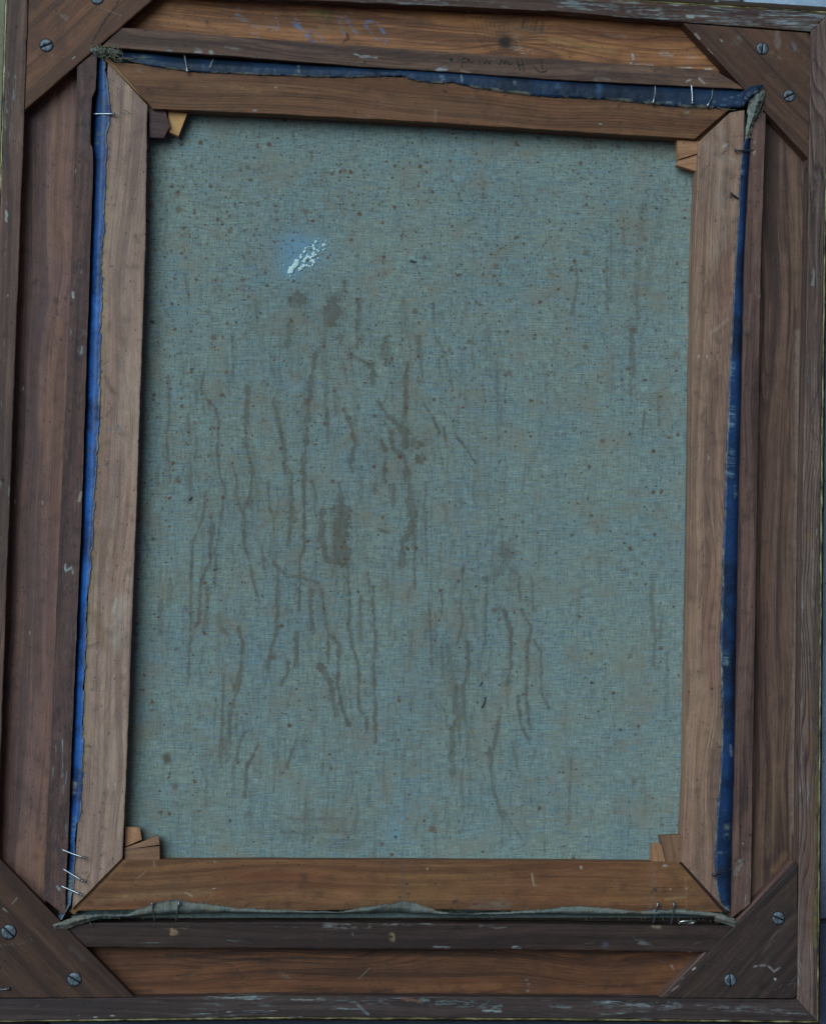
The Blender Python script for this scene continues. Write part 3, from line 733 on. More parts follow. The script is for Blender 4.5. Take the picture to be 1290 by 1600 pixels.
SL_in = [(121, 104), (112, 400), (95, 800), (78, 1200), (68, 1404)]
SL_out = [(152, 78), (150, 140), (147, 146), (144, 153), (142, 198), (142, 224), (145, 232), (146, 262), (141, 400), (128, 800), (111, 1200), (102, 1431)]
s_marks = {
 'left': [([(125, 412), (127, 424)], 5, WHITE, .7, .8, .4), ([(115, 457), (115, 465)], 4, (.6, .65, .63), .95), ([(127, 545), (126, 550)], 8, (.45, .52, .5), .85, .7, .3), ([(108, 518), (109, 520)], 6, WHITE, .6, .8, .4),
          ([(131, 518), (133, 522)], 6, WHITE, .6, .8, .4), ([(126, 770), (124, 782)], 4, (.55, .5, .4), .9), ([(102, 882), (103, 892), (109, 888), (113, 886), (114, 896)], 3, (.5, .58, .56), .95, .6, .2),
          ([(120, 980), (118, 1000)], 4, WHITE, .3, .7, .4), ([(85, 1310), (98, 1345), (92, 1400)], 7, (.045, .03, .04), .5, .9), ([(95, 1260), (86, 1330)], 4, (.045, .03, .05), .5, .9),
          ([(98, 1310)], 5, BLK, .8), ([(90, 1385), (93, 1390)], 4, WHITE, .8), ([(133, 170), (131, 240)], 8, (.10, .085, .085), .5, .9), ([(143, 170), (141, 222)], 3, BLK, .6)],
 'top': [([(263, 75), (266, 82)], 8, WHITE, .6, .8, .4), ([(308, 78), (312, 82)], 8, (.45, .52, .55), .8, .8, .36), ([(329, 81), (331, 82)], 5, WHITE, .8), ([(553, 84), (562, 88), (588, 89)], 3, (.55, .58, .56), .95, .6, .2),
         ([(570, 97)], 4, BLK, .95), ([(704, 94)], 6.5, BLK, .98), ([(684, 107), (695, 107)], 7, (.5, .56, .58), .8, .8, .36), ([(353, 73), (372, 77)], 4, WHITE, .5, .7, .4), ([(720, 110), (735, 114)], 3, TAN, .8, .7, .35),
         ([(380, 78), (540, 86), (700, 98)], 2.2, (.05, .03, .026), .55), ([(300, 66), (430, 68), (520, 74)], 2.5, (.05, .03, .026), .6), ([(900, 110), (1060, 120), (1120, 124)], 3.5, (.045, .028, .03), .6, .8),
         ([(930, 124), (950, 126)], 6, (.26, .24, .2), .6, .8, .4), ([(1072, 128), (1078, 125)], 3, (.45, .42, .36), .9), ([(1092, 123), (1100, 130)], 3, (.5, .42, .34), .9), ([(1130, 132), (1160, 137)], 7, (.20, .085, .04), .6, .9),
         ([(740, 112), (860, 120)], 6, (.055, .036, .036), .4, .9), ([(1145, 140), (1150, 141)], 4, (.5, .42, .32), .9)],
 'right': [([(1172, 460), (1168, 520)], 3, (.26, .22, .18), .4, .8), ([(1178, 800), (1170, 640)], 4, (.07, .04, .04), .4, .9), ([(1158, 1345), (1150, 1365)], 7, (.30, .26, .22), .7, .8, .36), ([(1160, 1318)], 3, WHITE, .8), ([(1157, 1292)], 4, BLK, .8),
           ([(1148, 1345)], 4, BLK, .8), ([(1155, 1345)], 5, WHITE, .7, .8, .3), ([(1178, 236), (1177, 240)], 4, (.42, .34, .28), .8), ([(1178, 222)], 4, WHITE, .7, .7, .3)],
 'bottom': [([(508, 1447), (575, 1446)], 8, (.38, .36, .34), .75, .8, .4), ([(600, 1445), (680, 1443)], 4, (.45, .42, .38), .6, .8, .4), ([(612, 1462), (613, 1468)], 8, (.30, .19, .10), .9), ([(612, 1464)], 4.5, BLK, 1.),
            ([(678, 1479), (702, 1480)], 3, WHITE, .7, .7, .35), ([(802, 1480), (812, 1480)], 5, (.45, .45, .45), .8, .7, .3), ([(990, 1470), (1012, 1478)], 9, (.24, .23, .22), .5, .9, .4), ([(945, 1476)], 9, (.12, .13, .17), .5, .9),
            ([(255, 1450), (300, 1450)], 5, (.2, .14, .1), .5, .8, .4), ([(268, 1453), (276, 1458), (268, 1459)], 5, (.42, .24, .13), .95, .6, .2), ([(550, 1458), (552, 1462)], 2, WHITE, .6), ([(1020, 1447), (1030, 1449)], 5, (.4, .3, .2), .8, .7, .3),
            ([(750, 1447), (790, 1450)], 3, (.35, .32, .3), .6, .8, .4), ([(710, 1448), (718, 1450)], 5, BLK, .6)]}
board('rebate_strip', frame, SL_in, SL_out, Z_STRIP, Z_MOULD + .0002, M['strip_left'], marks=s_marks['left'], step=1.8, rough=.7)
top_strip = board('rebate_strip', frame, [(189, 43), (430, 62), (860, 92), (1117, 110)], [(158, 73), (280, 82), (430, 93), (563, 104), (700, 112), (860, 124), (1164, 139)], Z_STRIP, Z_MOULD + .0002, M['strip_top'], marks=s_marks['top'], step=1.5, rough=.7)
board('rebate_strip', frame, [(1196, 179), (1188, 400), (1182, 800), (1175, 1200), (1172, 1413)], [(1176, 160), (1173, 232), (1163, 400), (1155, 800), (1148, 1200), (1142, 1435)], Z_STRIP, Z_MOULD + .0002, M['strip_right'], marks=s_marks['right'], step=1.8, rough=.5)
board('rebate_strip', frame, [(99, 1443), (430, 1441), (860, 1444), (1146, 1447)], [(135, 1480), (430, 1482), (860, 1484), (1110, 1488)], Z_STRIP, Z_MOULD + .0002, M['strip_bottom'], marks=s_marks['bottom'], step=1.8, rough=.7)

# corner braces
def brace(h0, h1, c, mat, marks=(), knots=(), zt=Z_BRACE):
    h0, h1, c = (np.array(p, float) for p in (h0, h1, c))
    k0 = c + (h0 - c) * .02; k1 = c + (h1 - c) * .02
    return board('corner_brace', frame, [h0, (h0 + h1) / 2, h1], [k0, (k0 + k1) / 2, k1], zt, Z_PLANK + .0002, M[mat], marks=marks, knots=knots, grain=[h0, h1], step=1.7, bevel=.0005)

GR = (.20, .20, .20)
br_tl = brace((39, 172), (252, -12), (46, -21), 'brace_tl', marks=[
    ([(186, 0), (180, 12), (167, 28), (158, 42), (150, 56), (144, 68)], 2.4, BLK, .9), ([(92, 20), (103, 28)], 6, (.30, .25, .2), .5, .9, .4), ([(158, 12), (190, 24)], 1.6, (.3, .22, .16), .5), ([(84, 82), (82, 86)], 4, (.4, .32, .26), .7, .7, .3),
    ([(90, 30), (96, 90)], 16, (.06, .035, .03), .3, 1), ([(60, 45), (70, 100)], 10, (.07, .04, .03), .3, 1)])
br_tr = brace((1067, 36), (1263, 248), (1265, 52), 'brace_tr', marks=[
    ([(1148, 66), (1156, 58)], 9, (.22, .23, .19), .55, .9, .36), ([(1213, 50), (1214, 72)], 8, (.22, .16, .12), .7, .6), ([(1239, 68), (1241, 76)], 7, (.13, .14, .17), .7, .8), ([(1086, 54), (1092, 60)], 4, (.45, .36, .3), .8),
    ([(1105, 76), (1112, 84)], 2.5, (.36, .28, .22), .7), ([(1200, 82), (1216, 92)], 7, (.24, .17, .13), .55, .8, .38), ([(1206, 70), (1212, 80)], 4, (.10, .03, .02), .6), ([(1228, 98), (1234, 110)], 9, (.09, .04, .03), .5, 1),
    ([(1135, 90), (1210, 180)], 2, (.06, .035, .03), .4), ([(1100, 45), (1190, 140), (1250, 215)], 2, (.06, .035, .03), .3)])
br_bl = brace((-6, 1336), (211, 1559), (-13, 1559), 'brace_bl', marks=[
    ([(27, 1403), (20, 1412)], 2, (.36, .3, .26), .8), ([(6, 1420), (12, 1424)], 3, (.34, .3, .27), .7), ([(0, 1477), (48, 1472)], 4, (.17, .15, .13), .5, .9, .4), ([(0, 1512)], 5, BLK, .9), ([(110, 1480), (130, 1500)], 6, (.10, .08, .08), .4, 1),
    ([(40, 1440), (150, 1550)], 2, (.16, .075, .05), .4), ([(10, 1400), (90, 1490)], 2, (.16, .075, .05), .45), ([(195, 1540), (206, 1552)], 2, (.25, .2, .18), .7)])
br_br = brace((1036, 1559), (1245, 1349), (1244, 1560), 'brace_br', marks=[
    ([(1177, 1510), (1196, 1508), (1202, 1512), (1208, 1518), (1218, 1512)], 3, (.38, .36, .33), .85, .6, .25), ([(1210, 1530)], 4, (.7, .75, .75), 1.), ([(1081, 1515), (1086, 1512)], 3, (.5, .5, .5), .9), ([(1060, 1540), (1050, 1548)], 3, (.35, .28, .24), .7),
    ([(1205, 1496)], 9, (.025, .024, .028), .6, .9), ([(1178, 1560), (1190, 1530), (1200, 1520), (1212, 1540), (1205, 1560)], 2.5, (.035, .024, .024), .6), ([(1160, 1560), (1180, 1520), (1205, 1505), (1230, 1520), (1225, 1560)], 2.5, (.035, .024, .024), .6),
    ([(1140, 1560), (1165, 1520), (1210, 1478), (1243, 1460)], 2.5, (.035, .024, .024), .5), ([(1240, 1405), (1120, 1540)], 2, (.035, .024, .024), .4), ([(1243, 1430), (1210, 1460), (1190, 1490)], 5, (.14, .09, .06), .4, .9)], knots=[(1190, 1540, 14, 1.2)])
# chamfered edge face of the lower right brace; paler wood paints in its light
board('brace_chamfer', br_br, [(1030, 1558), (1133, 1454), (1238, 1345)], [(1036, 1559), (1140.5, 1454), (1245, 1349)], Z_BRACE - .0022, Z_PLANK + .0004, M['strip_right'], step=4, grain=[(1030, 1558), (1238, 1345)])

def screw(px, parent, ang, r=9.6):
    c = at([px], Z_BRACE)[0]; R = r * MM
    parts = []
    th = math.radians(ang); d = np.array([math.cos(th), -math.sin(th)]); q = np.array([-d[1], d[0]])
    hw = R * .13
    for s in (1, -1):
        n = 16
        a0 = math.asin(hw / R)
        A = np.linspace(a0, math.pi - a0, n)
        rim = np.stack([R * np.cos(A), s * R * np.sin(A)], 1)
        rows = []
        for f, zz in ((1.0, -.0006), (1.0, .0003), (.93, .00062), (.6, .0008)):
            p = rim * f; p[:, 1] = s * np.maximum(np.abs(p[:, 1]), hw)
            rows.append(np.c_[c[0] + p[:, 0] * d[0] + p[:, 1] * q[0], c[1] + p[:, 0] * d[1] + p[:, 1] * q[1], np.full(n, c[2] + zz)])
        V = np.concatenate(rows); F = []
        for i in range(3):
            for j in range(n - 1):
                f = (i * n + j, i * n + j + 1, (i + 1) * n + j + 1, (i + 1) * n + j)
                F.append(f if s > 0 else f[::-1])
            # wall of the slot
            w = (i * n, (i + 1) * n, (i + 1) * n + n - 1, i * n + n - 1)
            F.append(w if s > 0 else w[::-1])
        top = tuple(3 * n + j for j in range(n)); F.append(top if s > 0 else top[::-1])
        parts.append((V, F))
    o = link('screw', mesh_of('screw', parts), M['screw'], parent)
    # dark bottom of the slot, fills the countersink
    n = 24; A = np.linspace(0, 2 * np.pi, n, endpoint=False)
    ring = np.c_[c[0] + R * 1.12 * np.cos(A), c[1] + R * 1.12 * np.sin(A), np.full(n, c[2] + .00012)]
    rb = ring.copy(); rb[:, 2] -= .001
    F = [tuple(range(n))] + [(j, n + j, n + (j + 1) % n, (j + 1) % n) for j in range(n)]
    n0 = len(o.data.vertices)
    me = mesh_of('screw', parts + [(np.r_[ring, rb], F)])
    loc = np.array(WPOS[o.name]); co = np.empty(len(me.vertices) * 3, np.float32); me.vertices.foreach_get('co', co)
    me.vertices.foreach_set('co', (co.reshape(-1, 3) - loc).astype(np.float32).ravel())
    me.materials.append(M['screw']); me.materials.append(M['slot'])
    idx = np.zeros(len(me.polygons), np.int32); idx[-(n + 1):] = 1
    me.polygons.foreach_set('material_index', idx); me.update()
    old = o.data; o.data = me; bpy.data.meshes.remove(old); me.name = 'screw'
    return o
screw((73, 71), br_tl, -25); screw((152, -3), br_tl, 10)
screw((1190, 76), br_tr, -84, 9.4); screw((1232, 150), br_tr, -30, 9.2)
screw((14, 1456), br_bl, 42, 10.8); screw((116.5, 1530), br_bl, 30, 10.2)
screw((1215, 1434.5), br_br, 22, 9.8); screw((1140, 1531.5), br_br, 84, 9.6)

# ------------------------------------------------------------------ the painting on its stretcher
c1 = at([[640, 770]], Z_MOULD)[0]
paint = empty('stretched_canvas', (c1[0], c1[1], Z_MOULD + .0003), 'stained grey green linen canvas seen from behind, on a pale pine stretcher', 'painting')
zb = Z_CANVAS + .0012
GRN = (.24, .20, .17)
board('stretcher_bar', paint, [(169, 98), (156, 400), (144, 800), (127, 1200), (113, 1421)], [(230.5, 164), (227, 400), (213, 800), (198, 1200), (191.5, 1341)], Z_STR, zb, M['str_left'], step=1.8, rough=.5, marks=[
    ([(169, 260), (168, 320), (162, 400), (163, 460), (161, 560), (160, 620), (158, 700), (151, 800), (148, 870), (142, 930), (139, 1000), (136, 1080), (134, 1200)], 8, (.33, .23, .10), .6, .8),
    ([(190, 470), (205, 520)], 16, (.42, .30, .21), .4, 1), ([(165, 590), (172, 605), (180, 615)], 7, (.13, .075, .05), .65, .8), ([(168, 650), (172, 640)], 7, (.14, .08, .06), .5, .8), ([(164, 672), (172, 670)], 7, (.11, .14, .16), .65, .8, .36), ([(185, 668), (186, 672)], 7, (.10, .13, .17), .75, .7, .3),
    ([(166, 692), (170, 690)], 6, (.10, .07, .05), .6, .8), ([(170, 630)], 4, (.13, .08, .06), .7), ([(169, 722), (166, 726)], 4, (.12, .075, .05), .7), ([(157, 738)], 4, (.11, .08, .05), .7),
    ([(160, 830), (166, 900)], 14, (.21, .105, .055), .55, .9, .3), ([(175, 830), (180, 880)], 9, (.20, .095, .055), .6, .9, .34), ([(150, 960), (165, 1010)], 16, (.22, .115, .055), .5, 1), ([(178, 950), (184, 965), (178, 1000)], 15, (.44, .35, .27), .6, .9, .32),
    ([(182, 935), (178, 955)], 3, (.6, .52, .42), .7), ([(188, 972)], 8, (.16, .10, .08), .6, .9), ([(195, 880), (202, 905)], 5, (.46, .38, .29), .6, .8, .35), ([(150, 1110), (180, 1040), (200, 1010)], 3, (.23, .13, .085), .4, .8), ([(155, 1140), (175, 1090), (195, 1060)], 3, (.23, .13, .085), .4, .8),
    ([(160, 1200), (178, 1120), (195, 1090)], 3, (.24, .135, .09), .4, .8), ([(175, 440), (195, 410), (205, 430)], 3, (.24, .14, .10), .5, .8), ([(200, 470), (205, 500), (192, 550)], 10, (.25, .145, .105), .4, .9), ([(183, 470), (180, 490)], 6, (.24, .14, .1), .45, .9),
    ([(182, 140), (196, 178), (200, 260)], 3, (.22, .12, .09), .4, .9), ([(200, 150), (215, 175)], 2.5, (.42, .32, .25), .5), ([(190, 174), (202, 178)], 2, (.5, .42, .34), .6), ([(134, 1380), (141, 1365)], 3, (.13, .06, .035), .8), ([(131, 1008), (150, 1008)], 2, (.16, .11, .08), .4),
    ([(190, 940), (182, 1010)], 22, (.50, .42, .36), .5, 1., .30), ([(200, 560), (196, 640)], 18, (.48, .38, .31), .4, 1., .34), ([(212, 190), (208, 330)], 16, (.22, .13, .10), .45, 1., .3), ([(178, 1150), (168, 1240)], 16, (.46, .36, .28), .4, 1., .34),
    ([(222, 300), (219, 560), (210, 760)], 3, (.32, .22, .15), .4, 1)])
board('stretcher_bar', paint, [(178, 98), (430, 111), (700, 125), (900, 139), (1145, 157), (1138, 171)], [(239, 170), (430, 178), (660, 190), (860, 203), (1085, 217.5)], Z_STR, zb, M['str_top'], step=1.8, rough=.5, marks=[
    ([(365, 135), (405, 142)], 10, (.46, .26, .10), .5, 1, .34), ([(216, 106), (219, 110)], 6, (.24, .2, .16), .5, .8, .4), ([(293, 118), (308, 136), (326, 148)], 1.6, (.09, .05, .03), .6), ([(290, 112), (296, 113)], 2.5, BLK, .8), ([(692, 142), (698, 143)], 3, BLK, .8), ([(643, 173)], 7, (.08, .045, .035), .6, .8),
    ([(674, 152)], 7, (.10, .055, .04), .5, .8), ([(825, 180)], 8, (.09, .05, .04), .6, .8), ([(730, 154), (745, 156)], 6, (.12, .075, .06), .45, .9), ([(680, 172), (680, 192)], 3, (.36, .28, .18), .6, .8), ([(578, 136)], 3.5, (.06, .035, .025), .8), ([(493, 134)], 3, (.08, .04, .03), .8),
    ([(560, 184), (575, 183)], 6, (.28, .25, .2), .5, .8, .4), ([(1075, 182)], 7, (.11, .065, .05), .6, .9), ([(1070, 174), (1074, 176)], 5, (.42, .36, .26), .7, .8, .35), ([(945, 205)], 6, (.12, .07, .05), .6), ([(1025, 200)], 5, (.16, .09, .06), .6), ([(430, 136), (432, 137)], 3, (.5, .42, .34), .9), ([(600, 165), (720, 175), (800, 182)], 22, (.15, .075, .04), .3, 1),
    ([(250, 160), (380, 172)], 14, (.16, .08, .04), .3, 1), ([(300, 130), (440, 150)], 18, (.22, .11, .048), .3, 1)])
board('stretcher_bar', paint, [(1091, 222), (1084, 400), (1078, 800), (1071, 1200), (1064.5, 1347)], [(1140, 176), (1163, 172), (1155, 400), (1146, 800), (1138, 1200), (1134, 1423)], Z_STR, zb, M['str_right'], step=1.8, rough=.5, marks=[
    ([(1120, 210), (1128, 300), (1122, 390)], 24, (.46, .35, .28), .5, 1., .30), ([(1112, 250), (1108, 340)], 14, (.17, .10, .08), .5, 1., .38), ([(1135, 470), (1118, 560)], 16, (.48, .34, .25), .4, 1., .34),
    ([(1096, 235), (1094, 300), (1096, 330)], 8, (.17, .12, .10), .5, .9, .3), ([(1100, 215), (1112, 200)], 9, (.15, .085, .075), .5, .9), ([(1131, 228), (1134, 226)], 5, (.55, .48, .4), .85, .7, .3), ([(1140, 246), (1146, 252)], 7, (.40, .36, .32), .75, .8, .32), ([(1128, 240), (1134, 235)], 4, (.12, .06, .05), .7),
    ([(1125, 302), (1128, 312)], 9, (.32, .29, .27), .5, .9, .36), ([(1106, 226)], 5, (.35, .3, .26), .6, .8, .3), ([(1140, 213), (1160, 212)], 3, (.14, .07, .05), .5), ([(1092, 575), (1098, 585), (1112, 590), (1120, 602)], 20, (.14, .085, .06), .55, 1, .36), ([(1088, 590), (1096, 625)], 12, (.17, .10, .07), .5, 1, .4),
    ([(1090, 557)], 5, (.5, .44, .38), .8), ([(1103, 556)], 4, (.5, .44, .38), .8), ([(1098, 415), (1104, 440), (1092, 480), (1086, 520)], 3, (.16, .085, .055), .5, .9), ([(1108, 420), (1106, 470), (1096, 500)], 3, (.16, .085, .055), .5, .9), ([(1122, 425), (1118, 440)], 8, (.15, .08, .06), .5, .9), ([(1136, 500), (1110, 520)], 5, (.48, .34, .22), .5, .9),
    ([(1105, 800), (1104, 818), (1112, 826), (1108, 836)], 2, (.16, .085, .05), .6), ([(1122, 805), (1128, 830), (1120, 840)], 2, (.16, .085, .05), .6), ([(1090, 1060), (1105, 1090), (1120, 1160)], 14, (.46, .30, .17), .35, 1), ([(1118, 1160), (1124, 1168)], 2.5, (.10, .07, .05), .8), ([(1082, 1230)], 7, (.48, .36, .26), .6, .8, .3), ([(1092, 1240), (1086, 1320)], 10, (.22, .125, .07), .4, 1)])
board('stretcher_bar', paint, [(199, 1344), (430, 1343.5), (640, 1344.5), (860, 1345.5), (1060, 1347.5)], [(119, 1423), (240, 1421), (430, 1424), (625, 1420), (860, 1424), (1129, 1425)], Z_STR, zb, M['str_bottom'], step=1.8, rough=.4, marks=[
    ([(627, 1348), (630, 1370), (628, 1384), (632, 1404)], 7, (.11, .075, .06), .8, .9, .26), ([(606, 1348)], 6, (.13, .075, .06), .6, .9), ([(624, 1401)], 4, BLK, .8), ([(638, 1397)], 4, BLK, .8), ([(708, 1409), (716, 1408)], 5, (.05, .035, .03), .8), ([(722, 1410)], 3, BLK, .7), ([(740, 1416), (790, 1412)], 14, (.18, .16, .13), .5, 1, .3),
    ([(440, 1400), (520, 1408), (560, 1400)], 12, (.34, .12, .06), .4, 1), ([(700, 1388), (760, 1384), (900, 1382)], 5, (.26, .10, .05), .5, .9), ([(270, 1382), (268, 1384)], 9, (.12, .075, .05), .75, .8, .25), ([(290, 1395), (300, 1400)], 3, (.48, .4, .3), .7), ([(194, 1402), (199, 1400)], 5, (.50, .40, .28), .7, .8, .35),
    ([(230, 1360), (212, 1375)], 2, (.45, .34, .22), .5), ([(240, 1345), (242, 1356)], 2, (.45, .36, .26), .6), ([(150, 1410), (230, 1398), (330, 1394)], 9, (.36, .24, .11), .35, 1.), ([(667, 1357)], 3, (.6, .55, .45), .9), ([(831, 1365), (833, 1382)], 3, (.46, .38, .26), .7), ([(1017, 1395), (1023, 1391)], 6, BLK, .85), ([(1018, 1350), (1022, 1378), (1014, 1420)], 6, (.20, .14, .12), .45, 1, .3),
    ([(1036, 1352), (1040, 1352)], 4, (.5, .48, .44), .8), ([(907, 1355), (908, 1357)], 4, (.55, .5, .42), .8), ([(1046, 1389)], 3, (.55, .48, .4), .8), ([(1072, 1388)], 3, (.55, .48, .4), .8), ([(1055, 1400), (1085, 1390), (1100, 1400)], 12, (.23, .11, .06), .4, 1), ([(1040, 1405), (1070, 1402)], 4, (.40, .27, .12), .5), ([(1070, 1370), (1072, 1420)], 3, (.40, .28, .15), .25)])
# tenons seen in the open mitres
board('tenon', paint, [(163, 92), (236, 166)], [(170, 90), (241, 163)], Z_STR - .0016, zb, M['tenon'], step=6)
board('tenon', paint, [(1082, 219), (1134, 170)], [(1096, 224), (1140, 180)], Z_STR - .006, zb, M['tenon'], step=6)
board('tenon', paint, [(188, 1340), (108, 1424)], [(202, 1346), (116, 1429)], Z_STR - .004, zb, M['tenon'], step=6)
board('tenon', paint, [(1058, 1345), (1132, 1427)], [(1068, 1345), (1140, 1425)], Z_STR - .005, zb, M['key_dark'], step=6)  # dark wood paints in the shade of this gap

